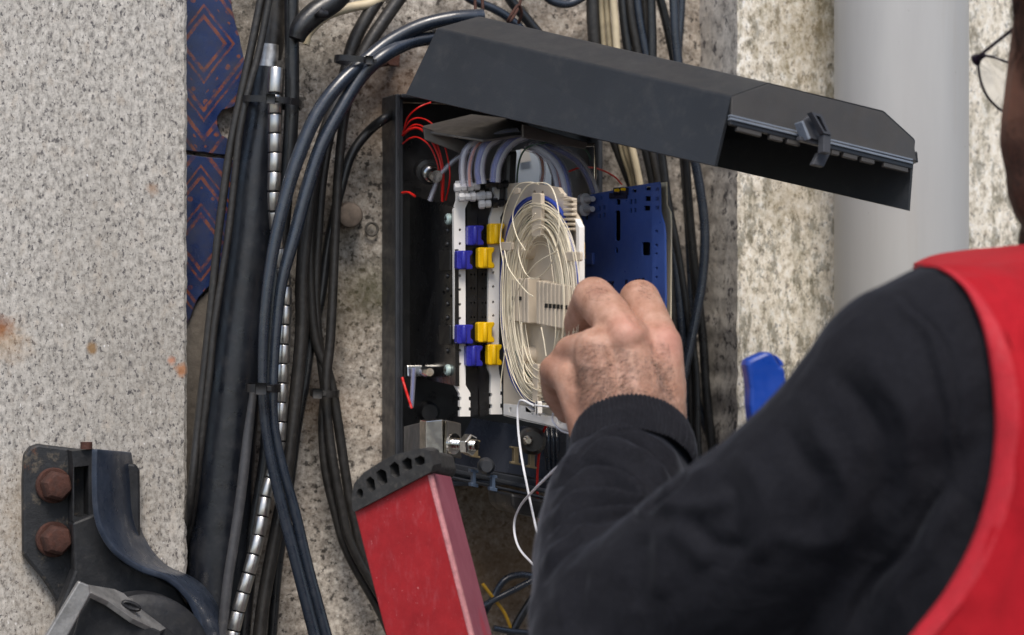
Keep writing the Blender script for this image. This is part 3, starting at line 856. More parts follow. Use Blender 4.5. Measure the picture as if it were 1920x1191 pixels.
# side flanges of that tray
plate('bottom_rail', pC, [(944, 757), (985, 762), (986, 772), (1066, 788), (1069, 808), (985, 790), (944, 778)], .004, WHT, t2, holes=[rect(954, 764, 959, 772), circ(998, 775, 2.3, 4, 8), circ(1012, 778, 2.3, 4, 8), rect(1045, 786, 1053, 795)], lift=.006)
solid('rail_floor', [pC.at(x, y, .006) for x, y in [(944, 776), (1068, 806), (1066, 809), (944, 780)]], -pC.n * .01, WHT, t2, .0004)
for (x0, y0, x1, y1, lf) in [(997, 362, 1014, 444, .010), (998, 682, 1008, 756, .010), (1003, 752, 1009, 778, .014)]:
    plate('fibre_lever', pC, rrect(x0, y0, x1, y1, 3.5), .003, BEI if lf < .013 else WHT, t2, lift=lf)
for (x, y) in [(998, 468), (1007, 568), (1000, 668)]:
    c = pC.at(x, y, 0)
    rod('fibre_post', c, c + pC.n * .010, [(0, .007), (.75, .0062), (.8, .0055), (1, .005)], BEI, t2, 20)
for (x0, y0, x1, y1) in [(938, 454, 960, 470), (1060, 472, 1088, 490), (1046, 362, 1058, 372), (960, 352, 972, 364)]:
    plate('fibre_tab', pC, rrect(x0, y0, x1, y1, 3), .002, BEI, t2, lift=.011)
for k in range(7):                               # notched edge on the far side
    plate('edge_tooth', pC, rect(1056, 372 + k * 9.2, 1072 + (k > 3) * 4, 377 + k * 9.2), .004, BEI, t2, lift=.004)
for k in range(5):
    x = 958 + k * 6.6
    rib = plate('splice_holder', pC, [(x, 523 - k * .5), (x + 5, 523 - k * .5), (x + 5, 602 + k * 1.2), (x, 601 + k * 1.2)], .0095, BEI, t2, lift=.0105, bevel=.0008)
    if k in (0, 2): plate('notch', pC, rect(x + 1, 556, x + 4, 563), .0012, BLK, rib if False else t2, lift=.0111, bevel=0)
for k in range(8):
    x = 1005 + k * 7.4
    plate('splice_holder', pC, [(x, 526 + k * 1.3), (x + 6, 526.5 + k * 1.3), (x + 6, 609 + k * 1.4), (x, 608 + k * 1.4)], .0095, BEI, t2, lift=.0105, bevel=.0009)
    if k >= 2: plate('notch', pC, rect(x + 1.2, 568 + k * .6, x + 4.4, 576 + k * .6), .0012, BLK, t2, lift=.0111, bevel=0)

# coiled fibres
def loop(cx, cy, a, b, lift, r, mat, ph=0, wob=1.5, par=None, name='fibre_loop', pw=2.3):
    pts = []
    s1, s2 = rnd.uniform(0, 6), rnd.uniform(0, 6)
    for k in range(72):
        t = 2 * math.pi * k / 72
        c, s_ = math.cos(t), math.sin(t)
        x = cx + a * math.copysign(abs(c) ** (2 / pw), c) + wob * math.sin(3 * t + s1)
        y = cy + b * math.copysign(abs(s_) ** (2 / pw), s_) + wob * 2 * math.sin(2 * t + s2) + (x - cx) * .12
        pts.append(pC.at(x, y, lift + .0012 * math.sin(2 * t + s1)))
    return tube(name, pts, r, mat, par or t2, 6, closed=True)
for k in range(52):
    f_ = k / 51
    loop(1012 + rnd.uniform(-2.5, 2.5), 567 + rnd.uniform(-6, 6), 30 + 41 * f_ ** .8 + rnd.uniform(-2, 2), 118 + 73 * f_ ** .8 + rnd.uniform(-8, 8), .003 + rnd.random() * .008, .00028, FIB, wob=rnd.uniform(.8, 3.2))
for k in range(7):
    loop(1013 + rnd.uniform(-1.5, 1.5), 566, 71 + rnd.uniform(-2.5, 2), 194 + rnd.uniform(-4, 3), .002 + rnd.random() * .002, .0008, FBLU)
loop(1008, 560, 52, 150, .004, .0006, FGRN)
LF = 'loose fibres on the open tray'
def fib(path, r, mat, label, pl=pC, name='fibre', group=None, lift=.012, n=8, cat='fibre'):
    o = tube(name, [pl.at(p[0], p[1], p[2] if len(p) > 2 else lift) for p in path], r, mat, None, 6, n)
    return tag(o, label, cat, group)
fib([(985, 470), (968, 440), (962, 400), (985, 352), (1012, 343), (1034, 352), (1047, 395), (1046, 450), (1030, 500), (1004, 522), (985, 512), (972, 470), (985, 430), (1004, 400)], .00042, FIB, 'loose cream fibre looping round the top of the open tray', lift=.014)
fib([(944, 620), (942, 560), (944, 500), (938, 450), (948, 390), (968, 350), (992, 342), (1010, 346)], .00042, FIB, 'loose cream fibre arching along the left side of the open tray', lift=.013)
fib([(946, 470), (955, 505), (985, 545), (1000, 556)], .00042, FIB, 'loose fibre crossing the open tray from its left clip to the middle post', lift=.015)
fib([(1046, 470), (1000, 500), (965, 560), (950, 640), (941, 700), (938, 730)], .00042, FIB, 'loose fibre crossing the open tray from upper right to the lower clip', lift=.015)
fib([(1015, 614), (1020, 640), (1024, 668)], .00042, FIB, 'short fibre hanging under the right splice holders', lift=.012)
fib([(978, 604), (980, 660), (984, 712), (1000, 722)], .00042, FIB, 'short fibre hanging under the left splice holders', lift=.012)
fib([(1000, 760), (975, 752), (971, 790), (977, 850), (990, 920), (1004, 985), (1010, 1006)], .00085, FIBW, 'long white fibre hanging straight out of the tray bottom', lift=.020)
fib([(1045, 875), (1005, 915), (975, 950), (964, 985), (972, 1025), (997, 1056), (1020, 1075)], .00085, FIBW, 'white fibre hanging in a curved bow below the tray', lift=.024)
fib([(1005, 760), (1036, 766), (1036, 788), (1050, 806), (1072, 814)], .0007, FIBW, 'short white fibre from the tray rail to the wrist', lift=.018)
fib([(1060, 798), (1030, 795), (1016, 820), (1008, 880), (1008, 940), (1013, 985), (1022, 1040)], .0010, FRED, 'red fibre hanging below the tray beside the sleeve', lift=-.004)

# blue tray beyond, pulled out by the hand
pB = Plane(W(1092, 360, .165), W(1092, 700, .165), W(1092, 700, .165) + Vector((.012, -.14, 0)))
bt = plate('splice_tray', pB, [(1092, 369), (1112, 364), (1150, 357), (1152, 352), (1180, 350), (1236, 341), (1236, 398), (1243, 420), (1246, 440), (1247, 560), (1246, 700), (1240, 790), (1092, 775), (1090, 640), (1088, 560), (1088, 460), (1093, 446), (1095, 420), (1090, 408)], .0012, BLU, box,
           holes=[rrect(1153, 395, 1163, 452, 4), circ(1156, 470, 3, 6, 10), rrect(1203, 454, 1219, 479, 3), rect(1127, 367, 1130, 374), rect(1122, 387, 1126, 395), rect(1131, 385, 1135, 393), rect(1122, 401, 1126, 409), rect(1131, 399, 1135, 407),
                  rect(1181, 374, 1185, 383), rect(1189, 373, 1193, 382), rect(1181, 391, 1185, 399), rect(1189, 390, 1193, 398), rect(1210, 350, 1220, 357), rect(1209, 368, 1220, 377), rect(1207, 386, 1219, 395), rect(1155, 374, 1163, 384),
                  rect(1186, 355, 1193, 361), rect(1097, 404, 1102, 412)])
tag(bt, 'blue splice tray pulled out and held by the hand')
plate('tray_flange', pB, [(1222, 347), (1236, 344), (1237, 398), (1244, 422), (1246, 440), (1247, 560), (1245, 640), (1224, 640), (1222, 420)], .0015, BLU, bt, lift=.005,
      holes=[circ(1231, 434, 3, 3.6, 8), circ(1231, 460, 3, 3.6, 8), circ(1231, 476, 2.6, 3, 8), circ(1231, 503, 2.6, 3, 8), circ(1231, 520, 2.6, 3, 8), circ(1231, 546, 2.6, 3, 8), rect(1229, 352, 1236, 358), rect(1229, 369, 1236, 376), rect(1229, 386, 1236, 393)])
plate('tray_shade_sheet', pB, [(1093, 372), (1234, 348), (1238, 700), (1092, 760)], .0015, plain('tray_shade_black', (10, 11, 16), .5), bt, lift=-.004)  # near-black sheet added so the tray's holes look deep in shade
for (x0, y0, x1, y1) in [(1150, 352, 1176, 366), (1142, 362, 1174, 372)]:
    plate('tray_slot', pB, rect(x0, y0, x1, y1), .001, plain('slot_navy', (14, 18, 46), .5), bt, lift=.0012, bevel=0)
for (x, y) in [(1160, 357), (1172, 355)]:
    c = pB.at(x, y, .002); rod('pin', c, c + pB.n * .003, [(0, .0012), (1, .001)], YEL, bt, 8)
c = pB.at(1099, 482, 0)
rod('pin', c, c + pB.n * .004, [(0, .0022), (1, .0016)], YEL, bt, 10)
plate('tray_catch', pB, rect(1092, 474, 1110, 496), .003, BLU, bt, lift=.002)
# moulded figures low on the blue face, mostly behind the knuckles
for k, x in enumerate((1140, 1146, 1172, 1190, 1196, 1203)):
    plate('moulded_figure', pB, [(x, 528 - (x - 1140) * .10), (x + 4, 527.5 - (x - 1140) * .10), (x + 4, 530 - (x - 1140) * .10), (x + 2, 534 - (x - 1140) * .10), (x + 4, 538 - (x - 1140) * .10), (x, 538.5 - (x - 1140) * .10)], .0006, plain('figure_navy', (14, 20, 56), .5) if k == 0 else bpy.data.materials['figure_navy'], bt, lift=.0006, bevel=0)
for (x, y) in [(1090, 375), (1089, 394)]:
    rod('nylon_head', pB.at(x, y, .004), pB.at(x + 22, y - 2, .004), [(0, .003), (.1, .0046), (.38, .0046), (.42, .0024), (1, .002)], NYL, bt, 12)
# cream tray right behind it
pE = Plane(pB.at(1238, 345, -.008), pB.at(1238, 600, -.008), pB.at(1100, 600, -.008))
ct_ = plate('splice_tray', pE, [(1180, 352), (1249, 341), (1250, 384), (1257, 398), (1258, 420), (1257, 600), (1253, 720), (1180, 720)], .0012, BEI2, box)
tag(ct_, 'cream splice tray showing as a pale edge behind the blue tray')
plate('yellow_edge', pC, rect(1081, 454, 1087, 486), .004, YEL, t2, lift=-.004)
plate('pale_edge', pC, [(1078, 410), (1086, 425), (1087, 700), (1080, 740), (1080, 440)], .004, WHT, t2, lift=.0045)

# zinc bracket over the tubes, inspection card
pK = Plane(W(800, 240, .10), W(985, 256, .16), W(985, 216, .10))
plate('zinc_bracket', pK, [(793, 236), (884, 214), (990, 226), (992, 250), (905, 262), (800, 246)], .002, ZINC, box, lift=0)
solid('bracket_lip', [W(793, 238, .112), W(872, 266, .112), W(872, 290, .112), W(797, 262, .112)], Vector((0, .002, 0)), ZINC, box, .0004)
solid('bracket_lip', [W(980, 232, .165), W(1102, 268, .165), W(1098, 280, .165), W(980, 258, .165)], Vector((0, .003, 0)), ZINC, box, .0006)
solid('wire_bail', [W(x, y, .15) for x, y in [(1090, 270), (1116, 268), (1120, 330), (1117, 345), (1114, 345), (1114, 275), (1090, 276)]], Vector((0, .002, 0)), CHR, box, .0004)
solid('card', [W(x, y, .05) for x, y in [(968, 282), (1000, 278), (1022, 296), (1034, 330), (1034, 372), (968, 372)]], Vector((0, .002, 0)), plain('card_white', (214, 226, 240), .5, var=.05), box, .0003)
solid('card', [W(x, y, .053) for x, y in [(976, 280), (992, 280), (996, 302), (976, 306)]], Vector((0, .0012, 0)), WHT, box, .0002)
solid('corrugated_post', [W(x, y, .13) for x, y in [(950, 284), (972, 280), (966, 380), (946, 384)]], Vector((0, .02, 0)), BLK, box, .003)

# cable gland and grommets inside
gl_ = rod('gland', W(795, 318, .04), W(806, 324, .075), [(0, .008), (.5, .008), (.55, .0095), (.8, .0095), (.82, .0065), (1, .006)], BLK, box, 20)
rod('gland_nut', W(806, 325, .075), W(818, 331, .098), [(0, .0062), (.3, .0062), (.35, .005), (.6, .005), (.65, .0056), (1, .0046)], CHR, box, 18)
rod('grommet', W(800, 770, .03), W(806, 774, .05), [(0, .008), (.8, .008), (1, .006)], BLK, box, 20)

# tubes with fibres inside
def ftube(path, r, inner, label, off=.13, ri=.5, sheath=True):
    pts = [W(p[0], p[1], p[2] if len(p) > 2 else off) for p in path]
    t_ = thing('fibre_tube', pts[0], label, 'fibre tube')
    rr = r * 1.72 / FPX
    for k, im in enumerate(inner):
        dx = (k - (len(inner) - 1) / 2) * r * .62
        tube('fibre', [W(p[0] + dx, p[1], (p[2] if len(p) > 2 else off)) for p in path], rr * ri, im, t_, 8, 8)
    if sheath: tube('sheath', pts, rr, CLR, t_, 14, 8)
    return t_
ftube([(869, 350), (867, 315), (872, 285), (890, 268), (920, 258), (950, 252)], 7.5, [NYL], 'clear tube arching up over the left white tray edge')
ftube([(881, 350), (880, 318), (886, 290), (898, 270), (925, 256)], 5.5, [FORA], 'orange-filled tube arching up beside the clear one', .135)
ftube([(902, 345), (899, 318), (904, 290), (917, 268), (944, 254), (970, 250)], 11, [FBLU, NYL], 'clear tube with a blue fibre arching over the black trays', .14)
ftube([(928, 342), (931, 312), (943, 284), (962, 264), (985, 254)], 11, [FBLU, NYL], 'clear tube with a blue fibre arching to the bracket, right of its twin', .145)
ftube([(1014, 350, .12), (1018, 320, .12), (1014, 296, .12), (1002, 282, .12)], 6, [FORA], 'thin clear tube with a brown fibre above the open tray', .12)
ftube([(1050, 380, .19), (1046, 340, .185), (1034, 304, .17), (1012, 284, .15), (990, 276, .13)], 9, [NYL, FORA], 'clear tube with brown fibre curving down behind the open tray', .17)
ftube([(1070, 440, .21), (1066, 390, .21), (1060, 340, .20), (1046, 306, .18), (1022, 284, .16), (1000, 274, .14)], 10.5, [NYL, FBLU], 'fat clear tube curving down the right side of the open tray', .19)
ftube([(1116, 362, .16), (1104, 330, .16), (1084, 302, .155), (1056, 284, .15), (1024, 272, .14)], 9.5, [FBLU, NYL], 'clear tube with blue fibre arching right to the blue tray', .16)
ftube([(806, 376, .085), (815, 352, .09), (824, 330, .095), (850, 302, .10), (880, 284, .10)], 5, [NYL], 'clear tube rising from the metal gland to the bracket', .095)
ftube([(771, 764, .05), (773, 740, .05), (775, 706, .05), (776, 690, .05)], 5, [FBLU], 'clear tube with a blue fibre behind the latch', .05)
fib2 = lambda path, r, mat, label, off: tag(tube('fibre', [W(p[0], p[1], p[2] if len(p) > 2 else off) for p in path], r, mat, None, 6, 8), label, 'fibre')
for k, (path, lab) in enumerate([
    ([(756, 252, .04), (764, 222, .05), (784, 202, .06), (808, 192, .06)], 'red fibre rising steeply to the lid, topmost of the red ones'),
    ([(755, 248, .04), (770, 226, .06), (790, 222, .07), (812, 234, .09), (830, 262, .10), (842, 310, .10), (843, 340, .10), (836, 376, .09)], 'red fibre swinging widest to the right'),
    ([(755, 252, .04), (772, 236, .06), (790, 236, .07), (812, 256, .09), (826, 290, .095), (832, 330, .095), (831, 378, .09)], 'red fibre of the bundle, second widest arc'),
    ([(755, 254, .04), (770, 242, .06), (788, 242, .07), (808, 262, .09), (824, 296, .095), (830, 336, .095), (829, 378, .09)], 'red fibre of the bundle, third widest arc'),
    ([(755, 270, .04), (768, 260, .06), (784, 258, .07), (804, 272, .085), (818, 300, .09), (827, 340, .09), (828, 378, .088)], 'red fibre with the lowest arc of the bundle'),
    ([(754, 362, .06), (766, 361, .07), (778, 368, .08)], 'short red fibre end on top of the cover plate'),
    ([(754, 708, .045), (762, 735, .05), (772, 766, .055)], 'red fibre slanting down below the cover plate')]):
    fib2(path, .0010 if k in (3, 5, 6) else .0006, FRED, lab, .08)
fib2([(968, 372, .12), (972, 310, .13), (985, 280, .14), (1010, 270, .15), (1040, 268, .15), (1095, 280, .15), (1108, 300, .15)], .0007, FGRN, 'thin green fibre arching under the bracket', .13)
fib2([(1066, 322, .14), (1090, 314, .14), (1120, 316, .12), (1150, 330, .1), (1166, 346, .09)], .0007, FRED, 'thin red fibre arching behind the blue tray top', .12)

# lower deck
pF = Plane(W(875, 792, .10), W(1062, 815, .20), W(875, 880, .10))
plate('lower_deck', pF, [(884, 784), (1062, 812), (1060, 905), (850, 872), (862, 830)], .003, plain('deck_slate', (0.05, 0.056, 0.072), .25, var=.25, vscale=25), box, lift=-.02)
solid('deck_shelf', [W(845, 868, .10), W(1064, 912, .20), W(1064, 928, .20), W(845, 884, .10)], Vector((0, .02, 0)), DGR, box, .001)
solid('deck_rail', [W(845, 878, .115), W(1064, 925, .215), W(1064, 934, .215), W(845, 887, .115)], Vector((0, .008, 0)), DGR, box, .001)
solid('deck_rail', [W(845, 892, .115), W(1064, 940, .215), W(1064, 946, .215), W(845, 898, .115)], Vector((0, .008, 0)), DGR, box, .001)
def ijoint(cx, cy, h, off, mat=DGR):
    w = h * .22
    pts = [(cx - w, cy - h / 2), (cx + w, cy - h / 2 + 3), (cx + w, cy - h / 2 + 9), (cx + 3, cy - h / 2 + 8), (cx + 3, cy + h / 2 - 6), (cx + w, cy + h / 2 - 5), (cx + w, cy + h / 2 + 2), (cx - w, cy + h / 2 - 1), (cx - w, cy + h / 2 - 8), (cx - 3, cy + h / 2 - 7), (cx - 3, cy - h / 2 + 7), (cx - w, cy - h / 2 + 7)]
    solid('rail_clip', [W(x, y, off) for x, y in pts], Vector((0, .006, 0)), mat, box, .0005)
ijoint(890, 896, 34, .150, plain('clip_steelblue', (70, 84, 104), .35)); ijoint(926, 905, 32, .17, bpy.data.materials['clip_steelblue'])
TANM = plain('brass_dull', (120, 108, 84), .45, metal=.5)
for (cx, cy, o_) in [(892, 842, .16), (968, 855, .19), (998, 862, .2)]:
    solid('terminal', [W(x, y, o_) for x, y in [(cx - 9, cy - 18), (cx + 9, cy - 16), (cx + 9, cy - 12), (cx + 5, cy - 13), (cx + 5, cy + 13), (cx + 9, cy + 14), (cx + 9, cy + 18), (cx - 9, cy + 15), (cx - 9, cy + 11), (cx - 4, cy + 11), (cx - 4, cy - 13), (cx - 9, cy - 14)]], Vector((0, .005, 0)), TANM, box, .0004)
rod('grommet', W(996, 826, .17), W(999, 828, .205), [(0, .010), (.7, .010), (.9, .009), (1, .007)], BLK, box, 24)
rod('gland_nut', W(989, 826, .205), W(991, 827, .215), [(0, .0036), (.5, .0036), (1, .002)], CHR, box, 14)
rod('cable_eye', W(910, 873, .16), W(913, 875, .175), [(0, .006), (.8, .006), (1, .004)], DGR, box, 16)
solid('lower_housing', [W(x, y, .20) for x, y in [(958, 925), (1066, 946), (1066, 985), (975, 965), (960, 950)]], Vector((0, .05, 0)), BLK, box, .002)
for k in range(5):
    x = 1024 + k * 9
    tag(tube('cable', [W(x, 800 + k, .16), W(x + 2, 830, .165), W(x + 4, 880, .16)], .0022, RUBN, None, 8, 5), ['slim blue-black lead under the tray, leftmost of five', 'slim blue-black lead under the tray, second from the left', 'slim blue-black lead under the tray, middle of five', 'slim blue-black lead under the tray, second from the sleeve', 'slim blue-black lead under the tray, nearest the sleeve'][k], 'lead', 'slim leads under the tray')

# folded zinc clamp with bolt
cl = solid('clamp', [W(798, 790, .165), W(829, 787, .175), W(831, 852, .175), W(798, 846, .165)], Vector((.002, .02, 0)), CHR, box, .0006)
solid('clamp_side', [W(757, 800, .08), W(798, 790, .1645), W(798, 846, .1645), W(757, 850, .08)], Vector((.002, .002, 0)), plain('zinc_dark', (0.16, 0.16, 0.165), .5, metal=.6, var=.3), box, .0004)
solid('clamp_fold', [W(831, 787, .172), W(837, 788, .176), W(838, 853, .176), W(831, 851, .172)], Vector((.002, .018, 0)), CHR, box, .001)
solid('clamp_plate', [W(838, 788, .174), W(865, 794, .170), W(866, 861, .170), W(838, 853, .174)], Vector((.001, .010, 0)), ZINC, box, .001)
bax = (RT * .80 - FW * .58 + UP * -.02).normalized()
b0_ = W(846, 832, .176)
rod('bolt', b0_, b0_ + bax * .0225, [(0, .0042)] + [(k / 20, .0042 if k % 2 else .0036) for k in range(1, 20)] + [(1, .0034)], CHR, box, 18)
nb = bmesh.new(); rod_geo(nb, b0_ + bax * .0115, b0_ + bax * .0190, [(0, .0066), (.14, .0078), (.86, .0078), (1, .0066)], 6)
bm_obj('nut', nb, CHR, box, None, .0003)
rod('washer', b0_ + bax * .001, b0_ + bax * .003, [(0, .0075), (1, .0075)], CHR, box, 20)

# ------------------------------------------------------------------ lid, hung up like an awning by its end
E = [P(1340, 311, 1.560), P(1371, 180, 1.565), P(1441, 155, 1.585), P(1657, 208, 1.635), P(1716, 262, 1.650), P(1706, 396, 1.645)]
F0, F1, F2 = P(759, 177, 1.745), P(818, 52, 1.745), P(896, 30, 1.765)
F_ = [F0, F1, F2, F2 + (E[3] - E[2]), F2 + (E[4] - E[2]), F0 + (E[5] - E[0])]
lid = thing('box_lid', (F0 + E[5]) / 2, 'dark grey chamfered plastic lid of the box, hung up open above the trays', 'lid')
V = E + F_
Fc = [(k, k + 1, k + 7, k + 6) for k in range(5)] + [(6, 7, 8, 9, 10, 11)]
sh = newmesh('shell', V, Fc, LIDM, lid)
# face outwards check is done by recalc; give it wall thickness and soft edges
bv = sh.modifiers.new('bevel', 'BEVEL'); bv.width = .0016; bv.segments = 3; bv.limit_method = 'ANGLE'; bv.angle_limit = math.radians(20)
so = sh.modifiers.new('solid', 'SOLIDIFY'); so.thickness = .0028; so.offset = -1
pEnd = Plane(E[1], E[2], E[3])
pn = Plane(P(1371, 215, 1.566), P(1720, 302, 1.649), P(1500, 175, 1.60))
plate('end_panel', pn, [(1372, 181), (1441, 157), (1656, 210), (1714, 263), (1718, 302), (1372, 217)], .0025, plain('lid_end_lit', (0.060, 0.058, 0.057), .55, var=.15, vscale=25, bump=.1, bscale=800), lid, lift=.0022)  # paler, warmer lid plastic: reflected light painted into the end face
def lbar(x0, y0, x1, y1, h, nm, lift, mat, th=.003):
    return plate(nm, pn, [(x0, y0), (x1, y1), (x1, y1 + h), (x0, y0 + h)], th, mat, lid, lift=lift, bevel=.0003)
EDGE = plain('lid_edge_glint', (0.20, 0.235, 0.29), .30, var=.1)  # pale blue-grey, the rails' highlight painted into the colour
for (a, b) in ((1370, 1503), (1556, 1712)):
    y = lambda x: 214.5 + (x - 1370) * .2445
    lbar(a, y(a), b, y(b), 3.2, 'rail', .004, EDGE)
    lbar(a, y(a) + 5.4, b, y(b) + 5.4, 4.2, 'rail', .006, EDGE)
    lbar(a, y(a) + 9.8, b, y(b) + 9.8, 9, 'rail_skirt', .005, LIDM)
yy = lambda x: 233 + (x - 1370) * .2445
for (a, b) in ((1383, 1428), (1444, 1468), (1477, 1500), (1560, 1574), (1582, 1608), (1616, 1640), (1658, 1703)):
    lbar(a, yy(a), b, yy(b), 9, 'tooth', .0045, bpy.data.materials['lid_end_lit'])
# latch of the lid
LT = plain('latch_grey', (0.06, 0.064, 0.075), .42, var=.12)
plate('lid_latch', pn, [(1522, 210), (1541, 215), (1559, 253), (1545, 250)], .005, LT, lid, lift=.022, holes=[[(1529, 216), (1538, 219), (1551, 247), (1546, 246)]])
plate('latch_side', pn, [(1523, 213), (1545, 252), (1545, 266), (1518, 259), (1504, 228)], .004, LT, lid, lift=.014)
plate('latch_gusset', pn, [(1503, 228), (1507, 226), (1521, 260), (1516, 262)], .008, EDGE, lid, lift=.016)
plate('latch_bridge', pn, [(1545, 251), (1559, 254), (1557, 288), (1544, 285)], .006, LT, lid, lift=.021)
plate('latch_tongue', pn, [(1536, 285), (1557, 288), (1545, 313), (1524, 308)], .004, LT, lid, lift=.012)
plate('latch_foot', pn, [(1500, 255), (1543, 265), (1542, 274), (1500, 263)], .004, LT, lid, lift=.012)
# corner post inside the far corner
solid('corner_post', [P(1712, 284, 1.652), P(1720, 284, 1.652), P(1722, 305, 1.652), P(1708, 301, 1.650)], FW * .02, LIDM, lid, .0006)

# ------------------------------------------------------------------ painted iron bracket on the granite slab
IRON = plain('iron_black', (0.012, 0.013, 0.016), .55, var=.4, vscale=45, bump=.35, bscale=160, dust=.06)
IRONW = M('iron_worn')
c0 = IRONW.ramp(IRONW.noise(55, 6, .7), [(0.3, lin(22, 24, 28)), (0.7, lin(42, 44, 48))])
c0 = IRONW.mix(IRONW.ramp(IRONW.noise(70, 7, .75), [(0.54, 0), (0.66, .5)]), c0, lin(128, 116, 98))
c0 = IRONW.mix(IRONW.ramp(IRONW.noise(50, 7, .75, vec=IRONW.scaled((1, 1, .6))), [(0.60, 0), (0.70, .8)]), c0, lin(112, 72, 44))
IRONW.set('Base Color', c0); IRONW.set('Roughness', .6); IRONW.bump(IRONW.noise(140, 6, .7), .5, .0015)
GALV = plain('galvanised', (0.30, 0.30, 0.30), .5, metal=.6, var=.4, vscale=60, bump=.4, bscale=200, dust=.3)
ib = thing('iron_bracket', W(230, 1200, OFF_L), 'black painted iron bracket with rusty bolts fixed to the granite slab', 'bracket')
pI = wallp(OFF_L + .010)
plate('base_plate', pI, [(58, 838), (72, 833), (178, 846), (178, 1080), (150, 1130), (112, 1135), (84, 1090), (52, 1052), (44, 1040), (43, 900), (46, 852)], .010, IRONW.m, ib, bevel=.002)
pW = wallp(OFF_L + .022)
plate('web', wallp(OFF_L + .030), [(135, 846), (177, 842), (180, 960), (170, 985), (136, 978), (137, 872)], .020, IRON, ib, holes=[[(139, 876), (166, 873), (166, 972), (139, 968)]])
plate('web', wallp(OFF_L + .034), [(136, 980), (180, 962), (196, 1010), (232, 1052), (290, 1078), (330, 1100), (360, 1150), (370, 1250), (110, 1250), (112, 1140), (140, 1070)], .020, IRON, ib, bevel=.002)
# curved strap, a ruled band between its near and far edge
near = [(177, 842, .100), (176, 900, .100), (179, 960, .100), (191, 1000, .100), (217, 1036, .100), (262, 1066, .100), (312, 1084, .100), (347, 1114, .100), (367, 1150, .100), (377, 1191, .100), (380, 1260, .100)]
far = [(242, 848, .048), (248, 900, .048), (252, 960, .048), (264, 1002, .048), (286, 1040, .048), (316, 1068, .048), (362, 1089, .048), (396, 1119, .048), (415, 1152, .048), (427, 1191, .048), (433, 1260, .048)]
na = catmull([tuple(W(*p)) for p in near], 6); fa = catmull([tuple(W(*p)) for p in far], 6)
V, Fc = [], []
for a, b in zip(na, fa):
    V += [tuple(a), tuple(b)]
for k in range(len(na) - 1):
    Fc.append((2 * k, 2 * k + 1, 2 * k + 3, 2 * k + 2))
st = newmesh('strap', V, Fc, plain('iron_skylit', (0.026, 0.036, 0.058), .34, var=.3, vscale=40, bump=.25, bscale=150, dust=.08), ib, smooth=40)  # strap iron made paler and bluer, sky light painted in
so = st.modifiers.new('solid', 'SOLIDIFY'); so.thickness = .0045; so.offset = 0
bv = st.modifiers.new('bevel', 'BEVEL'); bv.width = .001; bv.segments = 2
plate('back_ear', wallp(OFF_L + .012), [(236, 868), (255, 870), (263, 882), (264, 1000), (262, 1020), (236, 990)], .012, IRON, ib, bevel=.002)
# drum and the galvanised stirrup in front
dc = W(255, 1235, OFF_L + .05)
rod('drum', dc, dc + Vector((0, -.030, 0)), [(0, .048), (.85, .048), (.92, .046), (1, .040)], IRON, ib, 48)
rod('drum_rim', dc + Vector((0, -.026, 0)), dc + Vector((0, -.034, 0)), [(0, .030), (1, .028)], IRON, ib, 40)
pG = wallp(OFF_L + .10)
plate('stirrup', Plane(W(150, 1092, .16), W(310, 1180, .13), W(215, 1104, .13)), [(150, 1090), (166, 1096), (214, 1104), (232, 1112), (262, 1140), (312, 1178), (300, 1184), (250, 1160), (205, 1128), (172, 1112)], .004, GALV, ib,
      holes=[circ(246, 1137, 13, 5.5, 14)][:0])
plate('stirrup_face', wallp(OFF_L + .098), [(172, 1112), (206, 1128), (252, 1162), (302, 1184), (300, 1260), (120, 1260), (150, 1150)], .004, IRON, ib, bevel=.001)
solid('stirrup_leg', [W(x, y, .165) for x, y in [(148, 1090), (168, 1098), (170, 1114), (118, 1210), (100, 1260), (60, 1260), (84, 1196)]], Vector((0, .006, 0)), GALV, ib, .001)
solid('bolt_hole', [W(246 + 14 * math.cos(a), 1136 + 5 * math.sin(a) + 5 * math.cos(a), .1447) for a in [k * math.pi / 10 for k in range(20)]], Vector((0, .003, 0)), TIE, ib, 0)
tube('bolt_hole_rim', [W(246 + 15 * math.cos(a), 1136 + 5.5 * math.sin(a) + 5 * math.cos(a), .1445) for a in [k * math.pi / 10 for k in range(20)]], .0016, IRON, ib, 6, closed=True)
def hexbolt(cx, cy, off, r, ax):
    a = W(cx, cy, off)
    wsh = rod('washer', a, a + ax * .004, [(0, r * 1.22), (.8, r * 1.22), (1, r * 1.14)], RUST, ib, 24)
    hb = bmesh.new(); rod_geo(hb, a + ax * .004, a + ax * .018, [(0, r * 1.02), (.1, r * 1.06), (.78, r * 1.04), (1, r * .84)], 6)
    bm_obj('bolt', hb, RUST, ib, 20, .0008)
axb = Vector((0.10, -1, 0.02)).normalized()
hexbolt(99, 910, OFF_L + .010, .0104, axb)
hexbolt(99, 1011, OFF_L + .010, .0104, axb)
rod('bolt_tip', W(162, 842, OFF_L + .03), W(162, 829, OFF_L + .03), [(0, .0042), (1, .0042)], RUST, ib, 14)

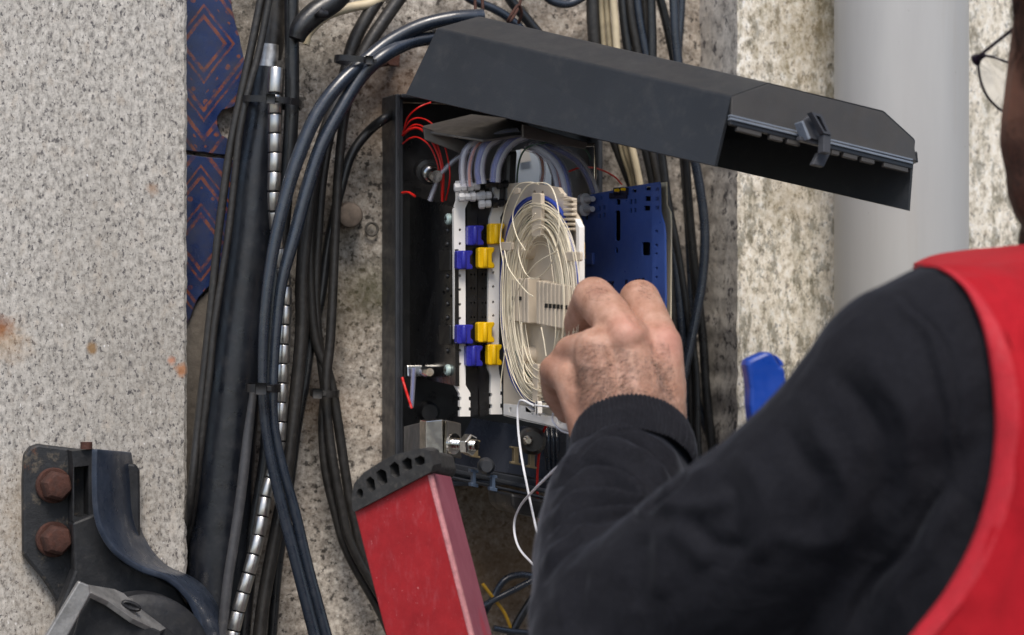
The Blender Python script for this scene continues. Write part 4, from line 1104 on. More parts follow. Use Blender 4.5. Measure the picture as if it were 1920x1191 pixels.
# ------------------------------------------------------------------ ladder end
LADR = M('ladder_red')
v0 = LADR.noise(60, 6, .7)
lc = LADR.ramp(v0, [(0.3, lin(150, 20, 30)), (0.7, lin(174, 32, 40))])
lc = LADR.mix(LADR.ramp(LADR.noise(150, 7, .8, vec=LADR.scaled((1, 1, .4))), [(0.52, 0), (0.75, .45)]), lc, lin(184, 92, 100))
lc = LADR.mix(LADR.ramp(LADR.noise(420, 3, .6), [(0.70, 0), (0.75, .8)]), lc, lin(226, 170, 172))
LADR.set('Base Color', lc); LADR.set('Roughness', .55); LADR.bump(LADR.noise(260, 5, .7), .2, .001)
LADP = M('ladder_worn_lit_side')  # flanges: worn red, painted paler and pinker as if lit from the right
lc2 = LADP.ramp(LADP.noise(45, 6, .7, vec=LADP.scaled((1, 1, .35))), [(0.3, lin(136, 64, 82)), (0.7, lin(164, 92, 108))])
lc2 = LADP.mix(LADP.ramp(LADP.noise(30, 6, .7, vec=LADP.scaled((1, 1, .3))), [(0.58, 0), (0.70, .8)]), lc2, lin(176, 44, 66))
LADP.set('Base Color', lc2); LADP.set('Roughness', .6); LADP.bump(LADP.noise(260, 5, .7), .2, .001)
CAPM = plain('rubber_cap', (0.030, 0.030, 0.031), .7, var=.3, vscale=60, bump=.4, bscale=300, dust=.2)
TLp, TRp, TBp = P(664, 957, 1.610), P(803, 885, 1.575), P(846, 893, 1.622)
DN = (RT * .262 - UP * 1.0 - FW * .10)
DN *= (TRp.z - .02) / abs(DN.z)
T4 = TLp + (TBp - TRp)
ld = thing('ladder', TRp + DN, 'scuffed red ladder rail with a black rubber end leaning on the wall', 'ladder')
def quadprism(nm, a, b, c, d_, mat, bev):
    return solid(nm, [a, b, c, d_], DN, mat, ld, bev)
bk = (TBp - TRp)
fr = (TLp - TRp)
th = .004
# front web and two flanges of the channel
quadprism('front_web', TLp, TRp + bk * .02, TRp + bk * .12, TLp + bk * .10, LADR.m, .0012)
quadprism('flange', TRp + bk * .122, TBp, TBp + fr * .035, TRp + bk * .122 + fr * .035, LADP.m, .001)
quadprism('flange', TLp + bk * .102, T4, T4 - fr * .035, TLp + bk * .102 - fr * .035, LADP.m, .001)
wornedge = tube('worn_edge', [TRp + bk * .05 - DN.normalized() * -.002, TRp + bk * .05 + DN * .3], .0021, plain('ladder_chipped', (206, 140, 144), .7, var=.3, vscale=120, bump=.6), ld, 6, 12)
pcap = Plane(TLp, TRp, TRp + DN * .05)
arc = [(664, 960), (660, 955), (659, 932), (663, 908), (676, 893), (682, 886), (692, 880), (702, 873), (714, 866), (728, 858), (742, 852), (760, 847), (784, 842), (796, 842), (806, 846), (812, 872), (808, 884), (802, 888)]
caps = plate('end_cap', pcap, arc, .010, CAPM, ld, lift=.003,
     holes=[circ(675, 925, 6, 9, 14), [(686, 900), (694, 893), (702, 900), (704, 918), (696, 924), (689, 916)], [(705, 886), (714, 879), (724, 884), (727, 905), (716, 910), (708, 902)], [(730, 874), (740, 865), (748, 872), (750, 893), (741, 897), (733, 890)], [(753, 865), (764, 857), (772, 862), (773, 878), (765, 884), (756, 880)], [(776, 860), (788, 854), (796, 858), (797, 868), (788, 874), (779, 872)]])
solid('cap_back', [pcap.at(x, y, -.0072) for x, y in arc], bk * 1.05, CAPM, ld, .002)

# ------------------------------------------------------------------ blue plastic tool sticking up behind the arm
BLT = plain('tool_blue', (22, 66, 160), .4, var=.12, vscale=30, bump=.06)
pT = Plane(P(1400, 680, 1.47), P(1470, 690, 1.474), P(1405, 770, 1.47))
tl = thing('blue_tool', P(1430, 800, 1.48), 'blue plastic tool handle sticking up behind the dark sleeve', 'tool')
plate('handle', pT, [(1400, 684), (1403, 676), (1410, 671), (1436, 660), (1443, 659), (1449, 663), (1463, 686), (1472, 690), (1480, 760), (1462, 850), (1426, 846), (1412, 800), (1407, 760), (1407, 728), (1404, 705)], .016, BLT, tl, bevel=.0025)
plate('handle_wing', pT, [(1450, 664), (1458, 668), (1468, 678), (1472, 690), (1464, 690)], .012, BLT, tl, lift=-.008, bevel=.0015)
tube('steel_edge', [pT.at(1464, 689, -.004), pT.at(1474, 685, -.006), pT.at(1482, 680, -.008)], .0007, CHR, tl, 6, 5)

# ------------------------------------------------------------------ the technician
def capsule_geo(bm, a, r0, b, r1, sides=20):
    a, b = Vector(a), Vector(b)
    L = (b - a).length
    if L < 1e-6:
        b = a + Vector((0, 0, 1e-4)); L = 1e-4
    prof = []
    for k in range(7):
        t = math.pi / 2 * k / 6
        prof.append((-r0 * math.cos(t) / L, r0 * math.sin(t)))
    for k in range(7):
        t = math.pi / 2 * k / 6
        prof.append((1 + r1 * math.sin(t) / L, r1 * math.cos(t)))
    prof[0] = (prof[0][0], 0); prof[-1] = (prof[-1][0], 0)
    rod_geo(bm, a, b, prof, sides)
def pr_(p):                     # (px, py, depth, radius px) -> point, radius
    return P(p[0], p[1], p[2]), p[3] * p[2] / FPX
def remeshed(chains, voxel, smooth_it, factor=.5):
    bm = bmesh.new()
    for ch in chains:
        for p, q in zip(ch[:-1], ch[1:]):
            a, r0 = pr_(p); b, r1 = pr_(q)
            capsule_geo(bm, a, r0, b, r1)
    me = bpy.data.meshes.new('tmp'); bm.to_mesh(me); bm.free()
    o = bpy.data.objects.new('tmp', me); COL.objects.link(o)
    md = o.modifiers.new('r', 'REMESH'); md.mode = 'VOXEL'; md.voxel_size = voxel; md.adaptivity = 0
    ms = o.modifiers.new('s', 'SMOOTH'); ms.iterations = smooth_it; ms.factor = factor
    dg = bpy.context.evaluated_depsgraph_get()
    me2 = bpy.data.meshes.new_from_object(o.evaluated_get(dg))
    bpy.data.objects.remove(o); bpy.data.meshes.remove(me)
    return me2
def get_co(me):
    a = np.empty(len(me.vertices) * 3); me.vertices.foreach_get('co', a); return a.reshape(-1, 3)
def get_no(me):
    a = np.empty(len(me.vertices) * 3); me.vertices.foreach_get('normal', a); return a.reshape(-1, 3)
def project_np(co):
    v = co - np.array(CAM)
    d = v @ np.array(FW)
    return 960 + FPX * (v @ np.array(RT)) / d, 595.5 - FPX * v[:, 2] / d, d
def polydist(x, y, pts):
    """distance in picture units from points to a polyline, and signed side"""
    best = np.full(x.shape, 1e9); tt = np.zeros_like(x); n = len(pts) - 1
    for i in range(n):
        (ax, ay), (bx, by) = pts[i], pts[i + 1]
        dx, dy = bx - ax, by - ay
        t = np.clip(((x - ax) * dx + (y - ay) * dy) / (dx * dx + dy * dy), 0, 1)
        d = np.hypot(x - ax - t * dx, y - ay - t * dy)
        m = d < best
        best = np.where(m, d, best); tt = np.where(m, (i + t) / n, tt)
    return best, tt
def fold(me, folds, facing=0.05, warp=0, gain=1.0):
    co, no = get_co(me), get_no(me)
    x, y, d = project_np(co)
    if warp:
        x = x + warp * np.array([noise.noise(Vector(p) * 38) for p in co]); y = y + warp * np.array([noise.noise(Vector(p) * 38 + Vector((9, 4, 2))) for p in co])
    view = np.array(CAM) - co
    view /= np.linalg.norm(view, axis=1)[:, None]
    front = np.clip(((no * view).sum(1) - facing) / .35, 0, 1)
    disp = np.zeros(len(co))
    for pts, amp, width in folds:
        sp = catmull(pts, 6)
        best, tt = polydist(x, y, [tuple(p) for p in sp])
        taper = np.clip(np.minimum(tt, 1 - tt) / .18, 0, 1) ** .7
        disp += gain * amp * .001 * np.exp(-(best / width) ** 2) * taper
    co = co + no * (disp * front)[:, None]
    me.vertices.foreach_set('co', co.reshape(-1)); me.update()

person = thing('person', P(1950, 1180, 1.30), 'technician in a dark sweatshirt and red vest reaching into the fibre box', 'person')

# --- body: head, neck, trunk core, left arm and hand as one skin
HAND = [
    [(1195, 980, 1.46, 70), (1188, 860, 1.535, 76)],
    # back of the hand
    [(1222, 850, 1.540, 60), (1246, 740, 1.552, 42), (1240, 646, 1.560, 40)],
    [(1192, 850, 1.532, 70), (1192, 730, 1.542, 52), (1176, 634, 1.553, 44)],
    [(1156, 850, 1.538, 66), (1140, 740, 1.542, 52), (1117, 655, 1.548, 42)],
    [(1125, 845, 1.548, 50), (1098, 770, 1.552, 42), (1074, 712, 1.560, 38)],
    [(1215, 760, 1.546, 52), (1130, 750, 1.545, 52)], [(1222, 700, 1.553, 46), (1125, 700, 1.552, 48)], [(1215, 660, 1.559, 42), (1150, 655, 1.557, 44)], [(1228, 800, 1.545, 52), (1140, 800, 1.542, 54)],
    [(1248, 850, 1.556, 42), (1252, 760, 1.560, 36)],
    # index, middle, ring, little
    [(1240, 646, 1.560, 38), (1199, 563, 1.602, 40), (1190, 598, 1.640, 30), (1176, 640, 1.652, 26)],
    [(1172, 632, 1.546, 41), (1140, 588, 1.568, 41), (1113, 558, 1.588, 40), (1088, 606, 1.618, 32), (1098, 664, 1.640, 27)],
    [(1117, 655, 1.548, 40), (1072, 662, 1.574, 34), (1062, 676, 1.585, 32), (1082, 724, 1.615, 28), (1108, 748, 1.63, 25)],
    [(1074, 712, 1.560, 36), (1040, 694, 1.580, 30), (1042, 736, 1.604, 27), (1064, 772, 1.62, 24)],
    # thumb, behind
    [(1235, 790, 1.575, 44), (1252, 720, 1.608, 36), (1226, 660, 1.650, 29), (1200, 630, 1.664, 26)],
]
RHAND = [   # right hand closed round the blue tool, behind the left sleeve
    [(1560, 876, 1.445, 66), (1500, 826, 1.478, 58)], [(1520, 816, 1.476, 48), (1492, 776, 1.49, 34), (1462, 788, 1.472, 27), (1448, 816, 1.462, 25)], [(1512, 826, 1.47, 48), (1486, 804, 1.462, 33), (1456, 814, 1.452, 27), (1444, 832, 1.458, 24)],
    [(1510, 841, 1.465, 46), (1484, 826, 1.450, 32), (1456, 836, 1.447, 26), (1448, 852, 1.456, 23)], [(1512, 858, 1.462, 42), (1488, 850, 1.448, 29), (1464, 858, 1.447, 24), (1456, 868, 1.455, 21)], [(1530, 826, 1.49, 40), (1500, 796, 1.505, 32), (1476, 778, 1.500, 27)]]
ARMC = [[(1560, 876, 1.445, 66), (1760, 960, 1.41, 84)], [(1760, 960, 1.41, 84), (2100, 1000, 1.36, 120)], [(1188, 860, 1.535, 74), (1165, 1000, 1.46, 90), (1130, 1130, 1.385, 110)], [(1130, 1130, 1.385, 110), (1400, 1060, 1.33, 130), (1760, 800, 1.30, 150)]]
TRUNK = [[(1760, 800, 1.30, 150), (2150, 900, 1.33, 330), (2150, 1300, 1.33, 330)], [(2150, 900, 1.33, 250), (2150, 560, 1.35, 160), (2130, 300, 1.38, 180)]]
HEAD = [[(2190, 20, 1.40, 285), (2170, -120, 1.40, 280)], [(2060, 255, 1.42, 184), (2100, 60, 1.42, 200)], [(2060, 255, 1.42, 182), (2055, 330, 1.42, 168)], [(2060, 340, 1.42, 168), (2010, 452, 1.44, 100)],
        [(2010, 452, 1.44, 96), (1990, 470, 1.50, 80)], [(2010, 452, 1.44, 96), (2200, 380, 1.36, 120)],
        [(1980, 130, 1.52, 50), (1950, 250, 1.555, 46)], [(1955, 250, 1.55, 48), (1975, 265, 1.53, 55)], [(1985, 350, 1.53, 60), (2060, 350, 1.53, 62)],
        [(2235, 130, 1.30, 40), (2225, 230, 1.305, 34)], [(2250, 120, 1.285, 30), (2262, 180, 1.283, 26), (2235, 238, 1.295, 24)]]
bme = remeshed(HAND + RHAND + ARMC + TRUNK + HEAD, .0020, 7)
# hand: knuckle dimples, tendons, wrist creases, skin folds at the finger joints
fold(bme, [
    ([(1178, 640), (1190, 740)], .4, 11), ([(1236, 660), (1228, 740)], .3, 11), ([(1120, 668), (1150, 750)], .4, 10),
    ([(1205, 650), (1212, 740)], -.35, 13), ([(1150, 650), (1168, 740)], -.35, 12),
    ([(1150, 640), (1128, 600)], -.5, 8), ([(1180, 590), (1205, 618)], -1.0, 7), ([(1160, 560), (1185, 596), (1215, 612)], -.8, 6),
    ([(1096, 542), (1116, 536), (1136, 542)], -.4, 3), ([(1094, 550), (1116, 545), (1138, 552)], -.4, 3), ([(1190, 545), (1208, 540), (1226, 548)], -.4, 3), ([(1190, 553), (1208, 549), (1226, 556)], -.35, 3),
    ([(1092, 600), (1104, 620), (1120, 624)], -.8, 6), ([(1076, 630), (1100, 616)], -.6, 5), ([(1060, 705), (1068, 730)], -.8, 7), ([(1050, 720), (1062, 750), (1080, 775)], -.7, 7),
    ([(1078, 668), (1082, 690)], .7, 8), ([(1090, 640), (1112, 634)], .7, 9), ([(1262, 660), (1275, 720)], .4, 10)])
SKIN = M('skin')
sk = SKIN.ramp(SKIN.noise(70, 6, .65), [(0.30, lin(150, 110, 90)), (0.5, lin(178, 138, 119)), (0.70, lin(194, 156, 139))])
sk = SKIN.mix(SKIN.ramp(SKIN.noise(30, 4, .6), [(0.45, 0), (0.7, .25)]), sk, lin(178, 120, 98))
sk = SKIN.mix(SKIN.ramp(SKIN.noise(600, 4, .7), [(0.55, 0), (0.72, .35)]), sk, lin(132, 92, 78))
ho = Vector((0, 0, 0))
body_c = P(1600, 700, 1.4)
def slp(px, py, d): return tuple(P(px, py, d) - body_c)
for (px, py, d, r0, r1, col, am) in [(1118, 532, 1.565, .002, .012, lin(120, 78, 68), .55), (1208, 535, 1.58, .002, .011, lin(124, 82, 70), .5), (1052, 660, 1.56, .002, .012, lin(128, 84, 70), .45), (1030, 700, 1.57, .003, .016, lin(120, 80, 66), .5),
        (1085, 760, 1.55, .006, .022, lin(130, 88, 74), .35), (1180, 600, 1.53, .004, .02, lin(214, 150, 136), .4), (1255, 640, 1.55, .004, .02, lin(214, 146, 134), .4)]:
    sk = SKIN.mix(SKIN.math('MULTIPLY', SKIN.sphere_mask(slp(px, py, d), r0, r1, r1 * .5), am), sk, col)
# face: skin darkened by painted-in shade, beard stubble on cheek and jaw
fm = SKIN.sphere_mask(slp(2080, 200, 1.42), .115, .125)
face_shade_c = SKIN.ramp(SKIN.noise(60, 6, .7), [(0.3, lin(104, 68, 54)), (0.7, lin(134, 92, 74))])
stub_ = SKIN.math('MULTIPLY', SKIN.ramp(SKIN.noise(700, 4, .7), [(0.40, .35), (0.58, .95)]), SKIN.sphere_mask(slp(2010, 420, 1.40), .05, .085, .02))
face_shade_c = SKIN.mix(stub_, face_shade_c, lin(28, 24, 24))
sk = SKIN.mix(fm, sk, face_shade_c)
SKIN.set('Base Color', sk)
SKIN.set('Roughness', .52); SKIN.set('Specular IOR Level', .35)
SKIN.set('Subsurface Weight', .12); SKIN.b.inputs['Subsurface Radius'].default_value = (.006, .002, .001); SKIN.b.inputs['Subsurface Scale'].default_value = .5
wv = SKIN.vor(420, 'DISTANCE_TO_EDGE', vec=SKIN.scaled((1, 1, .7)))
SKIN.bump(SKIN.ramp(wv, [(0.0, 0), (0.18, 1)]), .16, .0006); SKIN.bump(SKIN.noise(90, 5, .6), .25, .0012)
for v_ in bme.vertices: pass
co = get_co(bme) - np.array(body_c); bme.vertices.foreach_set('co', co.reshape(-1)); bme.update()
body = finish('body', bme, body_c, SKIN.m, person, 180)
bme.name = 'body'

# --- hair on the back of the hand, beard and temple
HAIR = plain('hair_dark', (0.020, 0.015, 0.012), .5, var=.3)
def hairs(name, spots, parent, seed):
    """spots: [(poly in px, count, (dirx, diry), length mm, radius mm)]"""
    r = random.Random(seed)
    me = body.data
    dgm = None
    from mathutils.bvhtree import BVHTree
    bvh = BVHTree.FromPolygons([v.co + body_c for v in me.vertices], [tuple(p.vertices) for p in me.polygons])
    V, Fc = [], []
    for poly, cnt, dr, ln, rad, spread in spots:
        xs = [p[0] for p in poly]; ys = [p[1] for p in poly]
        n = 0; tries = 0
        while n < cnt and tries < cnt * 12:
            tries += 1
            x, y = r.uniform(min(xs), max(xs)), r.uniform(min(ys), max(ys))
            ins = False; j = len(poly) - 1
            for i in range(len(poly)):
                if (poly[i][1] > y) != (poly[j][1] > y) and x < (poly[j][0] - poly[i][0]) * (y - poly[i][1]) / (poly[j][1] - poly[i][1]) + poly[i][0]: ins = not ins
                j = i
            if not ins: continue
            dv = ray(x, y).normalized()
            hit, nrm, _, _ = bvh.ray_cast(CAM, dv)
            if hit is None or nrm.dot(dv) > -.05: continue
            a = math.atan2(-dr[1], dr[0]) + r.gauss(0, spread)
            t = RT * math.cos(a) + UP * math.sin(a)
            t = (t - nrm * t.dot(nrm)).normalized()
            L = ln * .001 * r.uniform(.5, 1.25); rr = rad * .001
            cv = nrm.cross(t) * r.uniform(-.3, .3)
            p0 = hit - nrm * .0004
            p1 = hit + t * L * .5 + nrm * L * .14 + cv * L * .25
            p2 = hit + t * L + nrm * L * .10 + cv * L
            b = len(V)
            for pt, q in ((p0, rr), (p1, rr * .8)):
                s_ = t.cross(nrm)
                V += [pt + s_ * q, pt - s_ * q * .5 + nrm * q, pt - s_ * q * .5 - nrm * q]
            V.append(p2)
            for k in range(3):
                l = (k + 1) % 3
                Fc.append((b + k, b + l, b + 3 + l, b + 3 + k)); Fc.append((b + 3 + k, b + 3 + l, b + 6))
            n += 1
    if not V: return None
    o = newmesh(name, V, Fc, HAIR, parent)
    return tag(o, kind='stuff')
hairs('arm_hair', [
    ([(1095, 650), (1130, 640), (1200, 660), (1240, 680), (1275, 760), (1270, 790), (1180, 780), (1100, 770), (1080, 720)], 1900, (-.8, .35), 7, .045, .5),
    ([(1075, 690), (1130, 680), (1200, 730), (1170, 780), (1085, 765)], 420, (-.85, .3), 7.5, .05, .55),
    ([(1215, 640), (1255, 640), (1280, 760), (1250, 780)], 420, (-.6, .5), 6, .042, .5),
    ([(1100, 535), (1135, 530), (1150, 560), (1120, 575), (1098, 560)], 90, (-.5, -.5), 4, .05, .7),
    ([(1192, 530), (1225, 535), (1235, 560), (1205, 570)], 60, (-.5, -.5), 4, .05, .7)], person, 5)

# --- sweatshirt: sleeve, shoulder and trunk
SLEEVE = [
    [(1186, 872, 1.53, 50), (1176, 900, 1.515, 124), (1158, 960, 1.480, 144), (1150, 1060, 1.430, 156), (1160, 1170, 1.385, 172), (1170, 1260, 1.36, 180)],
    [(1170, 1200, 1.370, 178), (1365, 1055, 1.335, 190), (1480, 968, 1.315, 186), (1612, 862, 1.305, 201), (1735, 748, 1.300, 232), (1795, 730, 1.305, 242)],
    [(1790, 740, 1.305, 240), (2000, 900, 1.33, 400), (2120, 1300, 1.34, 460)], [(1780, 780, 1.31, 240), (1900, 1250, 1.32, 330)], [(1620, 960, 1.32, 180), (1690, 1250, 1.34, 220)], [(1590, 896, 1.44, 74), (1760, 970, 1.41, 112), (2080, 1000, 1.37, 190)], [(1790, 720, 1.31, 220), (2100, 660, 1.35, 190)],
]
sme = remeshed(SLEEVE, .0020, 30)
fold(sme, [
    # blouse of the sleeve over the cuff and the uneven folds below it
    ([(1070, 866), (1112, 826), (1161, 808), (1212, 818), (1256, 850), (1290, 892)], 3.4, 11),
    ([(1066, 884), (1120, 842), (1165, 828), (1206, 842), (1236, 870), (1262, 905)], -5.5, 6),
    ([(1040, 898), (1080, 866), (1141, 848), (1195, 856), (1224, 878), (1256, 918)], 4.6, 8),
    ([(1034, 930), (1074, 892), (1120, 872), (1168, 877), (1200, 902), (1222, 925)], -5.5, 5.5),
    ([(1032, 950), (1090, 904), (1140, 890), (1184, 905), (1220, 930)], 3.8, 7),
    ([(1112, 918), (1150, 908), (1195, 924)], -4.2, 5),
    ([(1030, 978), (1075, 940), (1130, 925), (1195, 937), (1240, 936)], 4.2, 7),
    ([(1030, 998), (1085, 958), (1140, 942), (1196, 948)], -3.8, 5), ([(1024, 1012), (1080, 974), (1140, 957), (1205, 957)], 2.6, 6),
    ([(1030, 1030), (1090, 988), (1150, 968), (1200, 966)], -2.6, 5), ([(1018, 1060), (1058, 1010), (1120, 986)], 2.4, 8), ([(1016, 1096), (1050, 1042), (1092, 1012)], -2.6, 6),
    ([(1040, 1180), (1050, 1100), (1076, 1050)], 1.2, 14), ([(1080, 1190), (1085, 1120), (1110, 1060)], -1.0, 14),
    # inner bend of the elbow
    ([(1200, 938), (1238, 936), (1268, 918), (1292, 886)], -7.0, 10), ([(1215, 952), (1262, 942), (1300, 900), (1345, 868)], 3.5, 14),
    ([(1245, 960), (1320, 950), (1372, 930)], 2.5, 14), ([(1250, 985), (1290, 1010), (1330, 1060)], 2.2, 20), ([(1285, 970), (1340, 1010), (1400, 1030)], -1.8, 18), ([(1230, 975), (1240, 1050), (1230, 1120)], 1.8, 20), ([(1205, 1000), (1200, 1080), (1180, 1150)], -1.5, 18),
    # upper arm and shoulder drag lines
    ([(1500, 740), (1560, 860), (1590, 960), (1560, 1060)], 2.6, 22), ([(1460, 790), (1520, 900), (1540, 1010)], -2.2, 20), ([(1555, 690), (1630, 800), (1650, 930), (1620, 1050)], -2.4, 24), ([(1600, 640), (1690, 760), (1700, 900), (1650, 1040)], 2.6, 22),
    ([(1680, 590), (1760, 720), (1770, 860), (1710, 1000)], -2.4, 22), ([(1400, 850), (1440, 960), (1420, 1060)], 2.0, 24), ([(1350, 900), (1380, 980), (1360, 1080)], -1.4, 20),
    ([(1780, 890), (1740, 960), (1680, 1050), (1615, 1130), (1580, 1200)], -3.2, 11), ([(1800, 930), (1760, 1000), (1700, 1090), (1640, 1180)], 1.6, 18), ([(1450, 1000), (1560, 1010), (1660, 960)], 1.5, 26), ([(1690, 545), (1765, 640), (1800, 760), (1800, 880)], -1.6, 4), ([(1676, 552), (1750, 650), (1786, 770), (1786, 890)], 1.2, 6)], warp=16, gain=1.35)
# a little cloth unevenness everywhere
co, no = get_co(sme), get_no(sme)
dn = np.array([noise.fractal(Vector(p) * 22, 1.0, 2.0, 3) for p in co])
co = co + no * (dn * .0013)[:, None]
sw_c = P(1500, 1000, 1.33)
sme.vertices.foreach_set('co', (co - np.array(sw_c)).reshape(-1)); sme.update()
CLOTH = M('sweatshirt')
cc = CLOTH.ramp(CLOTH.noise(35, 5, .65), [(0.3, (.0058, .0061, .0090, 1)), (0.7, (.0088, .0092, .0126, 1))])
cc = CLOTH.mix(CLOTH.ramp(CLOTH.noise(900, 3, .7), [(0.46, 0), (0.66, .6)]), cc, (.021, .022, .030, 1))
cc = CLOTH.mix(CLOTH.ramp(CLOTH.noise(1400, 2, .5), [(0.70, 0), (0.74, .5)]), cc, (.13, .12, .12, 1))
CLOTH.set('Base Color', cc); CLOTH.set('Roughness', .88); CLOTH.set('Specular IOR Level', .16)
CLOTH.set('Sheen Weight', .13); CLOTH.set('Sheen Roughness', .32); CLOTH.b.inputs['Sheen Tint'].default_value = (.72, .80, 1, 1)
wvt = CLOTH.n('ShaderNodeTexWave', i_Scale=700.0, i_Distortion=1.5, i_Detail=2.0); CLOTH.l(CLOTH.co(), wvt.inputs['Vector'])
CLOTH.bump(wvt.outputs['Fac'], .10, .0006); CLOTH.bump(CLOTH.noise(800, 3), .12, .0008); CLOTH.bump(CLOTH.noise(26, 5, .55, dist=1.4), .35, .006)
shirt = finish('sweatshirt', sme, sw_c, CLOTH.m, person, 180)
sme.name = 'sweatshirt'

# --- ribbed cuff
def cuff():
    rings = [(1181, 812, 1.537, 108), (1182, 818, 1.534, 112), (1184, 832, 1.527, 115), (1186, 848, 1.518, 118), (1186, 866, 1.509, 119), (1184, 882, 1.500, 116)]
    pts = [pr_(p) for p in rings]
    ax = (pts[0][0] - pts[-1][0]).normalized()
    # the cuff axis: up the picture and away from the viewer
    ax = (UP * .62 + FW * .72 + RT * -.02).normalized()
    u = RT - ax * RT.dot(ax); u.normalize(); v = ax.cross(u)
    V, Fc = [], []
    N, K = 384, 18
    for j in range(K + 1):
        t = j / K
        i = min(len(pts) - 2, int(t * (len(pts) - 1))); f_ = t * (len(pts) - 1) - i
        c = pts[i][0].lerp(pts[i + 1][0], f_); r0 = pts[i][1] + (pts[i + 1][1] - pts[i][1]) * f_
        edge = -.0016 if j == 0 else 0
        for k in range(N):
            a = 2 * math.pi * k / N
            rib = .0009 * math.cos(a * 84) + .0006 * math.sin(3 * a + 1) + .0008 * noise.noise(Vector((math.cos(a) * 3, math.sin(a) * 3, t * 3)))
            rr = r0 + rib + edge
            V.append(c + (u * math.cos(a) + v * math.sin(a) * .92) * rr)
    for j in range(K):
        for k in range(N):
            l = (k + 1) % N
            Fc.append((j * N + k, j * N + l, (j + 1) * N + l, (j + 1) * N + k))
    # turned-in edge
    B = len(V)
    c, r0 = pts[0]
    for k in range(N):
        a = 2 * math.pi * k / N
        V.append(c - ax * .006 + (u * math.cos(a) + v * math.sin(a) * .92) * (r0 - .006))
    for k in range(N):
        l = (k + 1) % N
        Fc.append((B + k, B + l, l, k))
    return newmesh('cuff', V, Fc, CLOTH.m, shirt, smooth=180)
cuff()

# --- red vest
VEST = M('vest_red')
vc = VEST.ramp(VEST.noise(18, 5, .6), [(0.3, lin(154, 12, 26)), (0.7, lin(174, 18, 34))])
vc = VEST.mix(VEST.ramp(VEST.noise(700, 3, .7), [(0.45, 0), (0.75, .35)]), vc, lin(112, 12, 22))
VEST.set('Base Color', vc); VEST.set('Roughness', .8); VEST.set('Specular IOR Level', .2); VEST.set('Sheen Weight', .04)
wv2 = VEST.n('ShaderNodeTexWave', i_Scale=500.0, i_Distortion=1.0); VEST.l(VEST.co(), wv2.inputs['Vector'])
VEST.bump(wv2.outputs['Fac'], .15, .0006); VEST.bump(VEST.noise(40, 4), .25, .003)
Lb = [(1712, 504, 1.42), (1730, 499, 1.385), (1758, 502, 1.345), (1790, 520, 1.305), (1820, 555, 1.272), (1846, 612, 1.250), (1862, 680, 1.238), (1871, 760, 1.230), (1870, 840, 1.226), (1856, 930, 1.222), (1826, 1020, 1.220), (1778, 1108, 1.220), (1714, 1190, 1.222), (1650, 1270, 1.225)]
Rb = [(1714, 498, 1.43), (1746, 484, 1.42), (1790, 475, 1.41), (1860, 468, 1.40), (1960, 462, 1.38), (2100, 480, 1.33), (2200, 560, 1.27), (2240, 680, 1.22), (2250, 780, 1.20), (2250, 900, 1.19), (2250, 1000, 1.185), (2250, 1100, 1.18), (2250, 1200, 1.18), (2250, 1300, 1.18)]
from mathutils.bvhtree import BVHTree
sbvh = BVHTree.FromPolygons([v_.co + sw_c for v_ in sme.vertices], [tuple(p_.vertices) for p_ in sme.polygons])
def over_shirt(p, gap=.004):
    """keep a point of the vest outside the sweatshirt"""
    dv = (p - CAM).normalized()
    hit, nrm, _, dist = sbvh.ray_cast(CAM, dv)
    if hit is not None and dist < (p - CAM).length + gap: return CAM + dv * (dist - gap)
    return p
la = catmull([tuple(P(*p)) for p in Lb], 14); ra = catmull([tuple(P(*p)) for p in Rb], 14)
V, Fc = [], []
KC = 56
for i, (a, b) in enumerate(zip(la, ra)):
    a, b = Vector(a), Vector(b)
    for k in range(KC + 1):
        t = k / KC
        p = a.lerp(b, t)
        p -= FW * (math.sin(math.pi * min(1, t * 1.0)) * .022)
        p -= FW * (noise.fractal(p * 14, 1, 2, 3) * .004 * min(1, t * 5))
        V.append(over_shirt(p))
for i in range(len(la) - 1):
    for k in range(KC):
        q = i * (KC + 1) + k
        Fc.append((q, q + 1, q + KC + 2, q + KC + 1))
vest = newmesh('vest', V, Fc, VEST.m, person, smooth=180)
vo = np.array(wloc(vest)); co = get_co(vest.data) + vo; vest.data.vertices.foreach_set('co', co.reshape(-1)); vest.data.update()
fold(vest.data, [([(1770, 492), (1850, 520), (1905, 600), (1930, 720)], -1.2, 14), ([(1905, 640), (1912, 780), (1896, 920)], 1.4, 20), ([(1890, 960), (1850, 1060), (1790, 1150)], 1.6, 18), ([(1925, 960), (1885, 1080), (1825, 1190)], -1.6, 20)], facing=-.2, warp=18)
co = get_co(vest.data) - vo; vest.data.vertices.foreach_set('co', co.reshape(-1)); vest.data.update()
so = vest.modifiers.new('solid', 'SOLIDIFY'); so.thickness = .0025; so.offset = 0
# binding round the armhole
bind_r = []
V, Fc = [], []
n = len(la)
for i in range(n):
    a, b = over_shirt(Vector(la[i])), over_shirt(Vector(ra[i]))
    w = (b - a).normalized()
    if (b - a).length < .012: w = w * ((b - a).length / .012)
    nrm = -FW
    for (q, h) in ((-.0016, -.001), (-.0016, .0024), (-.0004, .0040), (.0075, .0042), (.0088, .0034), (.0092, .0004), (.006, -.001)):
        V.append(a + w * q + nrm * (h + (math.sin(math.pi * min(1, max(0, q) / max(.01, (b - a).length))) * .022)))
for i in range(n - 1):
    for k in range(7):
        l = (k + 1) % 7
        Fc.append((i * 7 + k, i * 7 + l, i * 7 + 7 + l, i * 7 + 7 + k))
Fc.append(tuple(range(7))); Fc.append(tuple((n - 1) * 7 + k for k in range(7)))
newmesh('binding', V, Fc, plain('binding_red', (176, 24, 40), .75, var=.12, vscale=120, bump=.4, bscale=900), vest, smooth=60)
